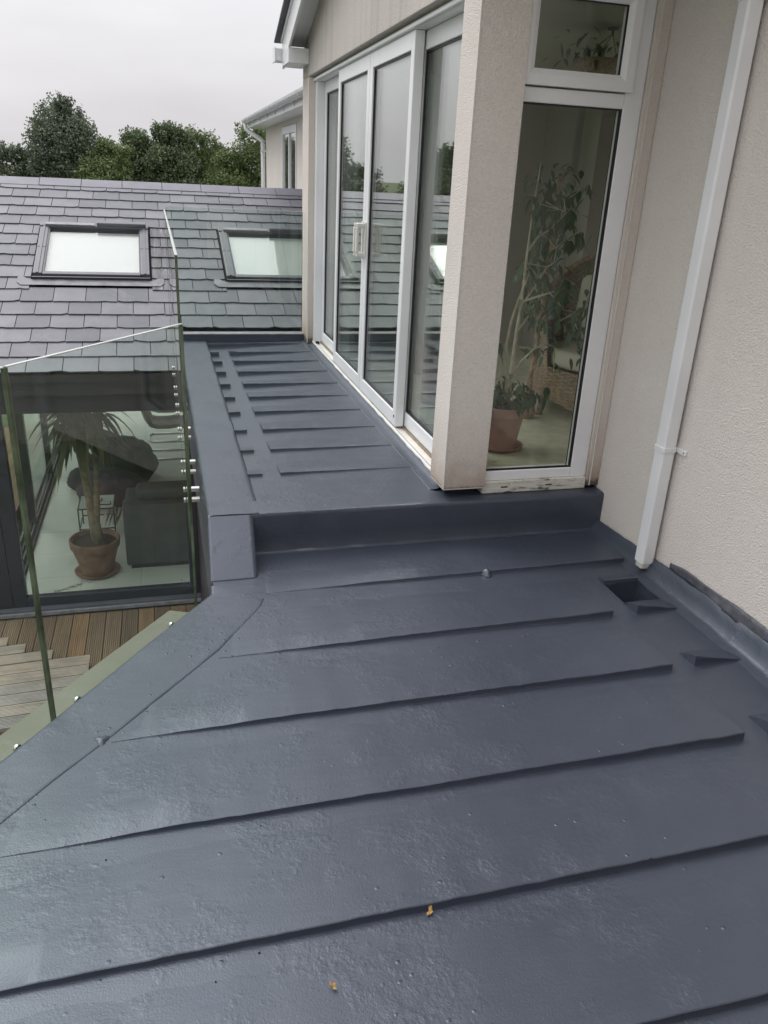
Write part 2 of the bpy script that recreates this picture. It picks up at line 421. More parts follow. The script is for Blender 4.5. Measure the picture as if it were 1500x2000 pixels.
KIN = [(.335, 2.86), (.315, 2.80), (.13, 2.505), (-.243, 2.063), (-.378, 1.912), (-.60, 1.64), (-1.05, 1.10), (-2.0, -.1), (-2.4, -.83)]
def kin_x(y):
    for (xa, ya), (xb, yb) in zip(KIN, KIN[1:]):
        if yb <= y <= ya: return lerp(xa, xb, (y-ya)/(yb-ya))
    return .335 if y > 2.8 else -2.4
def batten(name, parent, xs, hs, yf, depth, zf, seed=0, endr=True, mat_='membrane'):
    """raised lap: a lumpy upright front edge and a top that falls away behind it"""
    n = len(xs); vs = []; prof_n = 7
    for i, (x, hh) in enumerate(zip(xs, hs)):
        j = .0030*noise.noise(Vector((x*5, yf*3, seed))) + .0022*noise.noise(Vector((x*22, yf, seed+5)))
        hj = hh*1.15*(1+.10*noise.noise(Vector((x*11, seed, 2.2)))+.07*noise.noise(Vector((x*40, seed, 2.2))))
        y0 = yf + j; z = zf(x, y0)
        pr_ = [(-.004, -.004), (-.0005, .0015), (.0005, hj*.5), (.001, hj*.9), (.0035, hj), (depth*.35, hj*.74), (depth, -.003)]
        for (dy, dz) in pr_:
            hid = parent.name == 'roof_deck' and x < kin_x(y0+dy)+.012
            vs.append((x, y0+dy, z+(-.005 if hid else dz)))
    fs = [(i*prof_n+k, (i+1)*prof_n+k, (i+1)*prof_n+k+1, i*prof_n+k+1) for i in range(n-1) for k in range(prof_n-1)]
    fs += [tuple(range(prof_n)), tuple((n-1)*prof_n+k for k in range(prof_n))[::-1]]
    o = MB().add(vs, fs).build(name, mat_, parent, fix=True)
    smooth_angle(o, 32)
    return o
def seq(a, b, n): return [a+(b-a)*i/n for i in range(n+1)]
zero = lambda x, y: und(x, y)
for k, (xa, xb, y, ha, hb) in enumerate([(.33, 2.015, 2.902, .004, .022), (.12, 1.70, 2.452, .005, .026), (-.225, 1.712, 2.060, .010, .026),
                                     (-.47, 1.712, 1.664, .009, .026), (-.80, 1.72, 1.279, .012, .025), (-1.1, 1.72, .900, .010, .022), (-1.3, 1.72, .5, .01, .022)]):
    xs = seq(xa, xb, 70)
    batten('batten', lower, xs, [lerp(ha*.8, hb, ((x-xa)/(xb-xa))**.8) * min(1, .08+(x-xa)/.45) for x in xs], y, .36, zero, k*3.1)
for k, (xa, xb, y) in enumerate([(1.812, 2.03, 2.46), (1.815, 2.035, 2.068), (1.815, 2.035, 1.68), (1.815, 2.035, 1.29), (1.815, 2.035, .9)]):
    xs = seq(xa, xb, 10)
    batten('batten', lower, xs, [lerp(.036, .002, ((x-xa)/(xb-xa))) for x in xs], y, .10, zero, 40+k)
batten('batten', lower, seq(1.815, 1.985, 8), [.012]*9, 2.728, .07, zero, 77)
# little blob where coating has pooled on the far batten
MB().lathe((1.325, 2.90, .006), [(.0001, .022), (.012, .018), (.018, .008), (.026, -.004)], 12, .2).build('resin_lump', 'membrane', lower, smooth=True)
MB().lathe((-.255, 2.075, .004), [(.0001, .004), (.010, .003), (.018, .000), (.024, -.006)], 12, .3).build('resin_lump', 'membrane', lower, smooth=True)

# diagonal kerb
KIN = [(.335, 2.86), (.315, 2.80), (.13, 2.505), (-.243, 2.063), (-.378, 1.912), (-.60, 1.64), (-1.05, 1.10), (-2.0, -.1), (-2.4, -.83)]
KOUT = [(.127, 3.00), (.124, 2.93), (-.10, 2.625), (-.40, 2.209), (-.529, 2.03), (-.76, 1.71), (-1.20, 1.103), (-2.06, -.083), (-2.6, -.83)]
vs = []; n = 120; pf = [(0, -.002), (.010, .0012), (.03, .0028), (.06, .0034), (.5, .005), (.93, .007), (.975, .006), (.992, .002), (1.0, -.004), (1.004, -.13)]
for i in range(n+1):
    a = poly_at(KIN, i/n); b = poly_at(KOUT, i/n)
    for (u, z) in pf:
        p = a.lerp(b, u); q = 1+.5*noise.noise(Vector((p.x*6, p.y*6, 1)))
        vs.append((p.x, p.y, (z*q if z > 0 else z) + (und(p.x, p.y) if z > -.1 else 0)))
m_ = len(pf)
o = MB().add(vs, [(i*m_+k, i*m_+k+1, (i+1)*m_+k+1, (i+1)*m_+k) for i in range(n) for k in range(m_-1)]).build('kerb', 'membrane', lower, smooth=True)
smooth_angle(o, 50)
# deck body under the sheet
pb = [(x+.03, y) for x, y in OUT] + [(1.77, -.83), (1.77, 3.2), (.16, 3.2)]
MB().prism([(x+.012, y, -.30) for x, y in pb], (0, 0, .28)).build('deck_body', 'dark_alu2', lower)
box('deck_body', 1.7825, 2.4, -.83, 2.51, -.30, -.02, 'dark_alu2', lower)
box('deck_body', 1.7825, 2.4, 2.75, 3.2, -.30, -.02, 'dark_alu2', lower)
box('outlet_casing', 1.7830, 2.0095, 2.5105, 2.7495, -.34, -.215, 'dark_alu2', lower)
box('deck_body', 2.01, 2.4, 2.5105, 2.7495, -.30, -.02, 'dark_alu2', lower)
# upstand against the right wall
prof = [(1.985, -.003), (2.005, .004), (2.03, .007), (2.05, .018), (2.060, .048), (2.070, .062), (2.078, .092), (2.084, .095), (2.086, .05)]
vs = []; yy = seq(-.83, 3.28, 160)
for y in yy:
    for k, (x, z) in enumerate(prof):
        j = .004*noise.noise(Vector((y*7, k*.7, 0))) + .003*noise.noise(Vector((y*26, k*2.1, 0)))
        zz = z*(lerp(1, .55, max(0, (y-2.4)/.9)))
        vs.append((min(x+j*(k < 7), 2.097), y, zz+(j if k > 1 else 0)))
m_ = len(prof)
MB().add(vs, [(i*m_+k, (i+1)*m_+k, (i+1)*m_+k+1, i*m_+k+1) for i in range(len(yy)-1) for k in range(m_-1)]).build('wall_upstand', 'membrane', lower, smooth=True, fix=False)
# loose flashing strip curling off the wall
fl = []; cs = seq(0, 1, 60)
for s in cs:
    y = lerp(2.67, 1.2, s); w_ = .034*math.sin(math.pi*min(1, s*1.5+.02))**.6+.018
    for k in range(5):
        u = k/4
        x = 2.0925 - .016*(.5+.5*math.sin(y*9+u*2))*min(1, s*5)*(1-u*.6) + .003*noise.noise(Vector((y*18, u*7, 4)))
        z = .082 + w_*u + .010*math.sin(y*14)*(.5-u) + .006*noise.noise(Vector((y*10, 2, u)))
        fl.append((min(x, 2.091), y, z))
fo = MB().add(fl, [(i*5+k, i*5+k+1, (i+1)*5+k+1, (i+1)*5+k) for i in range(60) for k in range(4)]).build('loose_flashing', 'flash', None, smooth=True, fix=False,
    label='loose wavy grey flashing strip peeling from the foot of the cream wall beside the downpipe', cat='flashing')
so = fo.modifiers.new('thick', 'SOLIDIFY'); so.thickness = .003
so.offset = 0

# ================================================================ UPPER ROOF DECK
upper = empty('roof_deck', (.7, 5.2, .197), 'upper grey-blue coated flat roof deck in front of the sliding doors', kind='structure')
def zu(x, y):
    t = min(1, max(0, (1.24-x)/.75)); s = min(1, max(0, (y-3.4)/3.6))
    return .197 - t*(.006+.030*s) + und(x, y)
mb = MB()
mb.add(*grid(lambda y: .372, lambda y: 1.24, [3.42+(7.30-3.42)*i/90 for i in range(91)], 30, zu))
mb.build('membrane_sheet', 'membrane', upper, smooth=True, fix=False)
# front apron that turns over the step edge
pf = [(3.43, .1985), (3.31, .1985), (3.292, .198), (3.284, .195), (3.2805, .189), (3.279, .178), (3.279, .08), (3.279, .014), (3.276, .007), (3.268, .0025), (3.262, .001)]
vs = []; xs = seq(.33, 2.097, 90)
for x in xs:
    for k, (y, z) in enumerate(pf):
        j = .0016*noise.noise(Vector((x*8, k, 0)))+.0012*noise.noise(Vector((x*30, k, 0)))
        e = .003 if x > 1.2 else .0
        vs.append((x, y+j, z+(j if k > 1 else 0)+(und(x, y)*.5 if k < 2 else 0)))
m_ = len(pf)
MB().add(vs, [(i*m_+k, i*m_+k+1, (i+1)*m_+k+1, (i+1)*m_+k) for i in range(90) for k in range(m_-1)]).build('step_riser', 'membrane', upper, smooth=True)
smooth_angle(bpy.data.objects['step_riser'], 35)
# low hump running along the riser, where two sheets lap
# left kerb
vs = []; yy = seq(3.285, 7.30, 110)
pf = [(.378, None), (.371, .190), (.364, .1985), (.350, .1992), (.24, .2005), (.162, .2003), (.152, .1985), (.144, .194), (.140, .185), (.139, .17), (.139, -.30)]
for y in yy:
    for k, (x, z) in enumerate(pf):
        j = .0022*noise.noise(Vector((y*3.5, k*.6, 0))) + .0014*noise.noise(Vector((y*17, k, 5)))
        zz = zu(.38, y)-.003 if z is None else z
        vs.append((x+(j if k < 8 else 0), y, zz+(j*.8 if 0 < k < 9 else 0)))
m_ = len(pf)
o = MB().add(vs, [(i*m_+k, i*m_+k+1, (i+1)*m_+k+1, (i+1)*m_+k) for i in range(110) for k in range(m_-1)]).build('kerb', 'membrane', upper, smooth=True)
smooth_angle(o, 55)
# ramped end pier of the kerb
p = MB(); P = [(.128, 3.03, -.02), (.330, 3.035, -.02), (.343, 3.31, -.02), (.139, 3.31, -.02), (.130, 3.040, .004), (.322, 3.045, .004), (.330, 3.288, .1985), (.140, 3.288, .1995)]
p.add(P + [(.343, 3.31, .198), (.139, 3.31, .1995)], [(0, 1, 5, 4), (4, 5, 6, 7), (7, 6, 8, 9), (1, 2, 8, 6, 5), (0, 4, 7, 9, 3), (0, 3, 2, 1), (2, 3, 9, 8)])
p.build('kerb_end', 'membrane', upper, bevel=.018, seg=4)
YR = [3.785, 4.165, 4.54, 4.93, 5.30, 5.66, 6.045, 6.42, 6.778]
for k, y in enumerate(YR):
    hh = lambda x, y=y: max(.0015, (.1985 - zu(x, y)))+.002
    xs = seq(.535+rng.uniform(-.004, .004), 1.226, 36)
    batten('batten', upper, xs, [hh(x) for x in xs], y, .22, zu, k*2.7+100)
    xs = seq(.368, .442, 6)
    batten('batten', upper, xs, [hh(x)*.95 for x in xs], y, .10, zu, k*2.7+140)
xs = seq(.366, 1.18, 36)
batten('batten', upper, xs, [max(.002, .203-zu(x, 7.13)) for x in xs], 7.135, .15, zu, 166)
# fillet and upstand below the doors
prof = [(1.222, -.002), (1.228, .004), (1.236, .002), (1.262, .006), (1.285, .016), (1.296, .030), (1.299, .036)]
vs = []; yy = seq(3.45, 7.30, 150)
for y in yy:
    for k, (x, z) in enumerate(prof):
        j = .0025*noise.noise(Vector((y*6, k*.5, 0)))+.0016*noise.noise(Vector((y*30, k*.9, 0)))
        vs.append((x+j*(k < 6), y, .197+z+(j if k else 0)))
m_ = len(prof)
MB().add(vs, [(i*m_+k, (i+1)*m_+k, (i+1)*m_+k+1, i*m_+k+1) for i in range(150) for k in range(m_-1)]).build('door_upstand', 'membrane', upper, smooth=True, fix=False)
# far end upstand against the slates
box('end_upstand', .135, 1.262, 7.295, 7.375, .12, .252, 'membrane', upper, bevel=.008)
box('end_capping', .135, 1.262, 7.288, 7.40, .2525, .260, 'lead', upper)
box('deck_body', .165, 1.34, 3.30, 7.30, -.30, .15, 'dark_alu2', upper)
box('deck_body', 1.345, 2.38, 3.30, 3.36, -.30, .19, 'dark_alu2', upper)

# ================================================================ MAIN HOUSE
house = empty('house', (1.8, 3.4, 0), 'cream rendered house with white sliding doors, corner column and tall window', 'house')
WX = 2.095
box('side_wall', WX, 2.40, -1.5, 3.56, -2.6, 6.2, 'render', house)
box('return_pier', 2.024, 2.094, 3.352, 3.56, .215, 6.2, 'render_stained', house, bevel=.003)
box('corner_bead', 2.0405, 2.0445, 3.3475, 3.3515, .217, 6.2, 'upvc_cream', house)
# column
box('column', 1.25, 1.463, 3.33, 3.535, .245, 6.2, 'render_rough', house, bevel=.004)
box('corner_bead', 1.2475, 1.2525, 3.3275, 3.3325, .243, 6.2, 'upvc_cream', house)
box('column_trim', 1.252, 1.461, 3.332, 3.53, .2405, .2455, 'upvc_cream', house)
box('column_base', 1.285, 1.45, 3.40, 3.52, .19, .242, 'gasket', house)
# lintel and gable wall above the doors (rises at 20 degrees towards the camera)
g = MB(); z0 = 2.34
topz = lambda y: 2.545 + (7.42-y)*math.tan(R(20))
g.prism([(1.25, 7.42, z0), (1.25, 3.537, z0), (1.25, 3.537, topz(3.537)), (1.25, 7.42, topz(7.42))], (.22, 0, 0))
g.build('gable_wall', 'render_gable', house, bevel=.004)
box('end_pier', 1.25, 1.45, 7.115, 7.42, .205, 2.338, 'render_stained', house, bevel=.004)
box('end_pier_bead', 1.2475, 1.2525, 7.1125, 7.1165, .21, 2.338, 'upvc_cream', house)
box('wall_above_window', 1.465, 2.022, 3.345, 3.56, 2.385, 6.2, 'render', house)
# body below the roof decks
box('lower_wall', .20, .42, 3.4, 6.98, -2.6, -.31, 'dark_alu2', house)
MB().prism([(.20, 3.3, -2.6), (-.30, 2.3, -2.6), (-2.3, -.6, -2.6), (2.3, -.6, -2.6), (2.3, 3.3, -2.6)], (0, 0, 2.28)).build('lower_wall', 'render', house)
# rear house body (closed volume seen only in reflections)
box('rear_wall', 1.455, 5.2, 7.20, 7.42, .0, 4.0, 'room_dark', house)
# roof verge
def slopebox(name, x0, x1, y0, y1, zt, zb, m, parent, **kw):
    """box following the 20 degree slope between y0 (near) and y1 (far); zt, zb = offsets from topz"""
    b_ = MB().hexa([(x0, y0, topz(y0)+zb), (x1, y0, topz(y0)+zb), (x1, y1, topz(y1)+zb), (x0, y1, topz(y1)+zb),
                    (x0, y0, topz(y0)+zt), (x1, y0, topz(y0)+zt), (x1, y1, topz(y1)+zt), (x0, y1, topz(y1)+zt)])
    return b_.build(name, m, parent, **kw)
slopebox('bargeboard', 1.085, 1.103, 2.9, 7.47, .10, -.115, 'upvc', house)
slopebox('verge_soffit', 1.104, 1.2485, 2.9, 7.33, -.004, -.016, 'upvc', house)
slopebox('bargeboard_lip', 1.073, 1.0845, 2.9, 7.47, .100, .070, 'upvc', house)
for k in range(14):
    y1 = 7.56-k*.335; y0 = y1-.345
    slopebox('verge_slate', 1.03, 1.75, y0, y1, .128+.004*(k % 2), .112, 'slate', house)
# boxed eave end and square gutter
MB().prism([(1.085, 7.13, 2.425), (1.085, 7.44, 2.425), (1.085, 7.44, topz(7.44)-.118), (1.085, 7.13, topz(7.13)-.118)], (.163, 0, 0)).build('eave_box', 'upvc', house, bevel=.003)
gt = MB(); gt.box(1.03, 1.60, 7.475, 7.485, 2.47, 2.56).box(1.03, 1.60, 7.585, 7.595, 2.47, 2.565).box(1.03, 1.60, 7.4855, 7.5845, 2.465, 2.475).box(1.022, 1.0295, 7.465, 7.605, 2.46, 2.57)
gt.build('gutter', 'upvc', house, bevel=.003)
# soffit overhang of the roof above the window corner
box('eave_soffit', 1.0, 2.0945, 2.50, 3.325, 2.66, 2.70, 'upvc', house)
box('eave_fascia', 1.0, 2.0945, 2.48, 2.499, 2.64, 2.90, 'upvc', house)
# wall of the house at the photographer's back, mirrored darkly in the tall window
rb = MB(); rb.box(-2.6, -.2, -1.75, -1.45, -2.6, 5.6).box(.9, 2.09, -1.75, -1.45, -2.6, 5.6).box(-.199, .899, -1.75, -1.45, 2.15, 5.6).box(-.199, .899, -1.75, -1.45, -2.6, .05)
rb.build('back_wall', 'render', house)
box('back_door', -.198, .898, -1.62, -1.57, .052, 2.148, 'dark_alu', house)

# ---- sliding doors, glass planes facing -X
box('door_head', 1.300, 1.44, 3.54, 7.11, 2.300, 2.338, 'upvc', house, bevel=.003)
box('door_head_drip', 1.282, 1.2995, 3.54, 7.11, 2.303, 2.323, 'upvc', house, bevel=.004)
box('door_track', 1.300, 1.44, 3.54, 7.11, .190, .228, 'upvc_cream', house, bevel=.003)
box('track_rail', 1.352, 1.357, 3.54, 7.11, .2285, .240, 'brown', house)
box('track_rail', 1.306, 1.311, 3.54, 7.11, .2285, .236, 'upvc_cream', house)
box('door_jamb', 1.300, 1.44, 7.03, 7.112, .2285, 2.2995, 'upvc', house, bevel=.003)
box('dirt_mark', 1.303, 1.33, 6.94, 6.99, .229, .249, 'black_void', house)
def rect_frame_x(name, xo, th, ya, yb, za, zb, sw, rw, m, parent, bevel=.004, **kw):
    f = MB(); e = .0006
    f.box(xo, xo+th, ya, ya+sw, za, zb).box(xo, xo+th, yb-sw, yb, za, zb)
    f.box(xo+e, xo+th-e, ya+sw, yb-sw, za, za+rw).box(xo+e, xo+th-e, ya+sw, yb-sw, zb-rw, zb)
    return f.build(name, m, parent, bevel, **kw)
panels = []
Z0, Z1 = .2415, 2.299
for (ya, yb, xo, th) in ((6.13, 7.028, 1.362, .048), (5.298, 6.215, 1.302, .052), (4.375, 5.290, 1.302, .052), (3.46, 4.46, 1.362, .048)):
    pn = rect_frame_x('door_panel', xo, th, ya, yb, Z0, Z1, .062, .085, 'upvc', house)
    a, b, c, d = ya+.062, yb-.062, Z0+.085, Z1-.085
    rect_frame_x('gasket', xo+.010, .02, a-.001, b+.001, c-.001, d+.001, .011, .011, 'gasket', pn, 0)
    box('pane', xo+.016, xo+.024, a+.003, b-.003, c+.003, d-.003, 'pane', pn)
    box('pane', xo+.034, xo+.038, a+.003, b-.003, c+.003, d-.003, 'pane', pn)
    panels.append(pn)
for (pn, y, s) in ((panels[1], 5.329, 1), (panels[2], 5.259, -1)):
    hd = MB(); x = 1.302
    hd.box(x-.010, x-.0005, y-.018, y+.018, 1.12, 1.345)
    hd.box(x-.062, x-.0105, y-.013, y+.013, 1.130, 1.155).box(x-.062, x-.0105, y-.013, y+.013, 1.310, 1.335).box(x-.066, x-.048, y-.0145, y+.0145, 1.1555, 1.3095)
    hd.build('handle', 'upvc_cream', pn, bevel=.004)
MB().tube([(1.2995, 4.405, .30), (1.3015, 4.405, .30)], .008, 12).build('drain_hole', 'black_void', house)
# sealant bead squeezed out below the track
vs = []; yy = seq(3.56, 7.1, 120)
for y in yy:
    j = .004*noise.noise(Vector((y*9, 0, 0)))
    for (x, z) in ((1.299, .2), (1.291+j, .222+j*.6), (1.294+j*.5, .232+j), (1.301, .234)): vs.append((x, y, z))
MB().add(vs, [(i*4+k, (i+1)*4+k, (i+1)*4+k+1, i*4+k+1) for i in range(120) for k in range(3)]).build('sealant_bead', 'upvc_cream', house, smooth=True, fix=False)

# ---- tall window facing -Y
wf = MB(); Yf, Yb = 3.366, 3.43
wf.box(1.440, 1.468, Yf, Yb, .262, 2.384).box(1.936, 2.0225, Yf, Yb, .262, 2.384)
wf.box(1.4682, 1.9358, Yf+.0006, Yb, .262, .312).box(1.4682, 1.9358, Yf+.0006, Yb, 1.922, 1.978).box(1.4682, 1.9358, Yf+.0006, Yb, 2.345, 2.384)
win = wf.build('window', 'upvc', house, bevel=.004)
box('window_sill', 1.462, 2.0225, Yf-.012, Yb, .2005, .2612, 'upvc_dirty', house, bevel=.004)
for x in (1.56, 1.80): box('drain_slot', x, x+.035, Yf-.0135, Yf-.0115, .228, .234, 'black_void', win)
def bevel_frame_y(name, yo, x0, x1, z0, z1, fw, depth, m, parent, **kw):
    """sash: flat outer band, then a face that slopes in to the glass"""
    f = MB(); w2 = fw*.62
    r1 = [(x0, yo+depth, z0), (x1, yo+depth, z0), (x1, yo+depth, z1), (x0, yo+depth, z1)]
    r2 = [(x0, yo, z0), (x1, yo, z0), (x1, yo, z1), (x0, yo, z1)]
    def ins(d, y): return [(x0+d, y, z0+d), (x1-d, y, z0+d), (x1-d, y, z1-d), (x0+d, y, z1-d)]
    r3 = ins(w2, yo); r4 = ins(fw, yo+.016); r5 = ins(fw, yo+depth)
    fs = []
    for a in range(4):
        for i in range(4): fs.append((a*4+i, a*4+(i+1) % 4, (a+1)*4+(i+1) % 4, (a+1)*4+i))
    return f.add(r1+r2+r3+r4+r5, fs).build(name, m, parent, **kw)
bevel_frame_y('sash', 3.348, 1.447, 1.958, 1.984, 2.358, .062, .05, 'upvc', win, bevel=.0015)
box('sash_pane', 1.505, 1.900, 3.372, 3.379, 2.042, 2.300, 'pane_dark', win)
gk = MB(); gk.box(1.468, 1.4742, 3.374, 3.39, .312, 1.922).box(1.9305, 1.9361, 3.371, 3.39, .312, 1.922).box(1.4742, 1.9305, 3.374, 3.39, .312, .3175).box(1.4742, 1.9305, 3.374, 3.39, 1.9155, 1.922)
gk.box(1.915, 1.918, 3.384, 3.389, .318, 1.915)
gk.box(1.8915, 1.8965, 3.362, 3.371, 2.046, 2.296).box(1.510, 1.8915, 3.362, 3.371, 2.291, 2.296)
gk.build('gasket', 'gasket', win)
box('pane', 1.470, 1.935, 3.380, 3.386, .313, 1.921, 'pane_dark', win)

# ---- downpipe on the side wall
dp = MB()
def chamf(x0, x1, y0, y1, c=.008): return [(x0+c, y0), (x1-c, y0), (x1, y0+c), (x1, y1-c), (x1-c, y1), (x0+c, y1), (x0, y1-c), (x0, y0+c)]
dp.prism([(x, y, .055) for x, y in chamf(2.018, 2.083, 2.770, 2.835)], (0, 0, 6))
dpo = dp.build('downpipe', 'upvc', house)
MB().prism([(x, y, .030) for x, y in chamf(2.023, 2.078, 2.775, 2.83)], (0, 0, .026)).build('pipe_end', 'upvc_dirty', dpo)
for z in (.585, 2.235, 3.9):
    b_ = MB(); b_.prism([(x, y, z) for x, y in chamf(2.0145, 2.0865, 2.7665, 2.8385)], (0, 0, .020))
    b_.box(2.0866, 2.094, 2.712, 2.80, z+.001, z+.019)
    br = b_.build('pipe_bracket', 'upvc', dpo)
    MB().tube([(2.0855, 2.725, z+.010), (2.0868, 2.725, z+.010)], .0035, 8).build('screw', 'black_void', br)
MB().tube([(2.0935, 3.02, 1.0), (2.0935, 3.02, 1.001)], .001, 6).build('pin_mark', 'black_void', house)

# ---- sunroom interior
room = empty('room_shell', (3, 5.3, .2), kind='structure')
box('room_floor', 1.455, 5.2, 3.44, 7.19, .12, .2, 'carpet', room)
box('room_ceiling', 1.455, 5.2, 3.57, 7.19, 2.42, 2.5, 'plaster_room', room)
box('room_wall', 1.48, 5.2, 7.10, 7.19, .2005, 2.4195, 'plaster_room', room)
box('room_wall', 5.1, 5.2, 3.57, 7.09, .2005, .85, 'plaster_room', room)
box('added_room_pane', 5.14, 5.15, 3.57, 7.09, .851, 2.4195, 'pane_clear', room)  # unseen window wall, added to let more daylight into the sunroom
for y_ in (3.58, 4.7, 5.9, 7.03): box('added_window_post', 5.1, 5.19, y_, y_+.055, .8505, 2.4195, 'upvc', room)  # posts of the added window wall
box('room_wall', 2.41, 5.2, 3.45, 3.569, .2005, 2.4195, 'plaster_room', room)
box('room_wall', 3.35, 3.50, 6.4, 7.09, .2005, 2.4195, 'plaster_room', room)
box('room_wall', 3.51, 4.9, 6.95, 7.09, .2005, 2.2, 'room_dark', room)
box('wall_frame', 4.0, 4.6, 6.93, 6.949, 1.0, 1.5, 'dark_alu', room)
# vertical curtains either side of the doors
def curtain(y0, y1, label):
    f = MB(); n = 44; vs = []
    for z in (.23, 2.30):
        for i in range(n+1):
            y = lerp(y0, y1, i/n); vs.append((1.53+.022*math.sin(i*1.25)+.005*math.sin(i*2.7), y, z))
    f.add(vs, [(i, i+1, n+2+i, n+1+i) for i in range(n)])
    o = f.build('curtain', 'curtain', None, smooth=True, fix=False, label=label, cat='curtain', group='curtains behind the sliding doors')
    s = o.modifiers.new('t', 'SOLIDIFY'); s.thickness = .004
curtain(3.60, 3.98, 'pale pleated curtain behind the sliding pane nearest the corner column')
curtain(6.55, 7.05, 'pale pleated curtain behind the sliding pane nearest the slate roof')

# potted ficus in the window
def pot(parent, c, rt, rb, h_, m, sm, saucer=True, rim=.05):
    c = Vector(c); zb = .022 if saucer else 0
    MB().lathe(c, [(rb*.2, zb), (rb, zb), (rb*1.0+.0, zb+.005), (lerp(rb, rt, .8), zb+h_-rim), (lerp(rb, rt, .8)+.012, zb+h_-rim+.004), (rt, zb+h_-.008), (rt-.006, zb+h_), (rt-.020, zb+h_), (rt-.030, zb+h_-.03), (rt-.034, zb+h_-.06)], 40).build('pot', m, parent, smooth=False)
    smooth_angle(parent.children[-1] if False else bpy.data.objects[[o.name for o in parent.children][-1]], 50)
    MB().lathe(c, [(.001, zb+h_-.045), (rt*.5, zb+h_-.035), (rt-.028, zb+h_-.05)], 30).build('soil', sm, parent, smooth=True)
    if saucer:
        MB().lathe(c, [(.001, .004), (rb*1.15, .002), (rb*1.45, .028), (rb*1.48, .034), (rb*1.42, .034), (rb*1.15, .012), (.001, .011)], 36).build('saucer', m, parent, smooth=True)
def leaf(f, p, d, L, W, droop=.5, fold=.2):
    """one pointed leaf: 8 triangles"""
    d = d.normalized(); side = d.cross(Vector((0, 0, 1)))
    if side.length < .1: side = Vector((1, 0, 0))
    side.normalize(); up = side.cross(d).normalized()
    pts = []
    for (u, wd) in ((0, 0), (.3, .8), (.6, .9), (.85, .4), (1, 0)):
        c = p + d*L*u - Vector((0, 0, 1))*L*droop*u*u
        pts.append((c, wd*W*.5))
    vs = [pts[0][0]]
    for c, wd in pts[1:4]: vs += [c-side*wd+up*fold*wd, c, c+side*wd+up*fold*wd]
    vs.append(pts[4][0])
    f.add(vs, [(0, 1, 2), (0, 2, 3), (1, 4, 5, 2), (2, 5, 6, 3), (4, 7, 8, 5), (5, 8, 9, 6), (7, 10, 8), (8, 10, 9)])
fic = empty('potted_ficus', (1.835, 4.03, .2), 'tall sparse ficus in a terracotta pot and saucer behind the tall window', 'house plant')
pot(fic, (1.835, 4.03, .2), .128, .090, .235, 'terracotta2', 'soil')
stems = [[(1.86, 4.03, .42), (1.865, 4.04, .62), (1.875, 4.05, .85), (1.90, 4.08, 1.02), (1.91, 4.10, 1.25), (1.925, 4.12, 1.48), (1.96, 4.16, 1.72)],
         [(1.83, 4.02, .42), (1.83, 4.00, .60), (1.79, 3.98, .80), (1.80, 3.96, .95), (1.82, 3.95, 1.05), (1.86, 3.94, 1.18)],
         [(1.86, 4.04, .60), (1.93, 4.06, .70), (2.02, 4.10, .76), (2.12, 4.14, .78), (2.20, 4.2, .74), (2.22, 4.22, .60)],
         [(1.90, 4.08, 1.00), (1.98, 4.10, 1.10), (2.05, 4.13, 1.20), (2.10, 4.15, 1.22)],
         [(1.91, 4.10, 1.28), (1.99, 4.14, 1.36), (2.08, 4.18, 1.40), (2.13, 4.20, 1.36)],
         [(1.875, 4.05, .86), (1.95, 4.06, .96), (1.99, 4.08, 1.06), (1.95, 4.10, 1.16)],
         [(1.90, 4.08, 1.02), (2.02, 4.0, 1.08), (2.12, 4.02, 1.0), (2.17, 4.05, .86)],
         [(1.83, 4.02, .46), (1.78, 4.0, .66), (1.74, 3.98, .85), (1.73, 3.98, .95)]]
sb = MB()
for i, s in enumerate(stems): sb.tube([Vector(p) for p in s], [lerp(.014 if i < 2 else .007, .003, k/(len(s)-1)) for k in range(len(s))], 7)
for i in range(26):
    s = stems[rng.randrange(len(stems))]; k = rng.randrange(1, len(s)); p = Vector(s[k])
    q = p+Vector((rng.uniform(-.13, .17), rng.uniform(-.12, .12), rng.uniform(.0, .12))); r_ = q+Vector((rng.uniform(-.04, .07), 0, rng.uniform(-.12, .0)))
    sb.tube([p, q, r_], [.0032, .0024, .0014], 5); stems.append([tuple(p), tuple(q), tuple(r_)])
sb.build('stems', 'bark2', fic, smooth=True)
lf = MB(); lr = random.Random(3)
for i in range(260):
    s = stems[lr.randrange(len(stems))]; k = lr.uniform(.5, len(s)-1.01); a, b = Vector(s[int(k)]), Vector(s[int(k)+1]); p = a.lerp(b, k % 1)
    if p.z < .9 and lr.random() < .5: continue
    d = Vector((lr.uniform(-1, 1), lr.uniform(-1, 1), lr.uniform(-1.3, -.1)))
    leaf(lf, p, d, lr.uniform(.045, .080), lr.uniform(.028, .042), .4)
for i in range(90):
    p = Vector((1.835, 4.03, .46))+Vector((lr.uniform(-.10, .12), lr.uniform(-.1, .1), lr.uniform(-.02, .14)))
    leaf(lf, p, Vector((lr.uniform(-1, 1), lr.uniform(-1, 1), lr.uniform(-.7, .3))), lr.uniform(.05, .085), lr.uniform(.032, .045), .5)
for i in range(16):
    p = Vector((1.95, 4.06, .54))+Vector((lr.uniform(-.02, .17), lr.uniform(-.04, .04), lr.uniform(-.04, .01)))
    leaf(lf, p, Vector((lr.uniform(-.5, .8), lr.uniform(-.5, .5), -1)), lr.uniform(.06, .09), .045, .3)
lf.build('foliage', 'leaf_ficus', fic, smooth=False, fix=False)
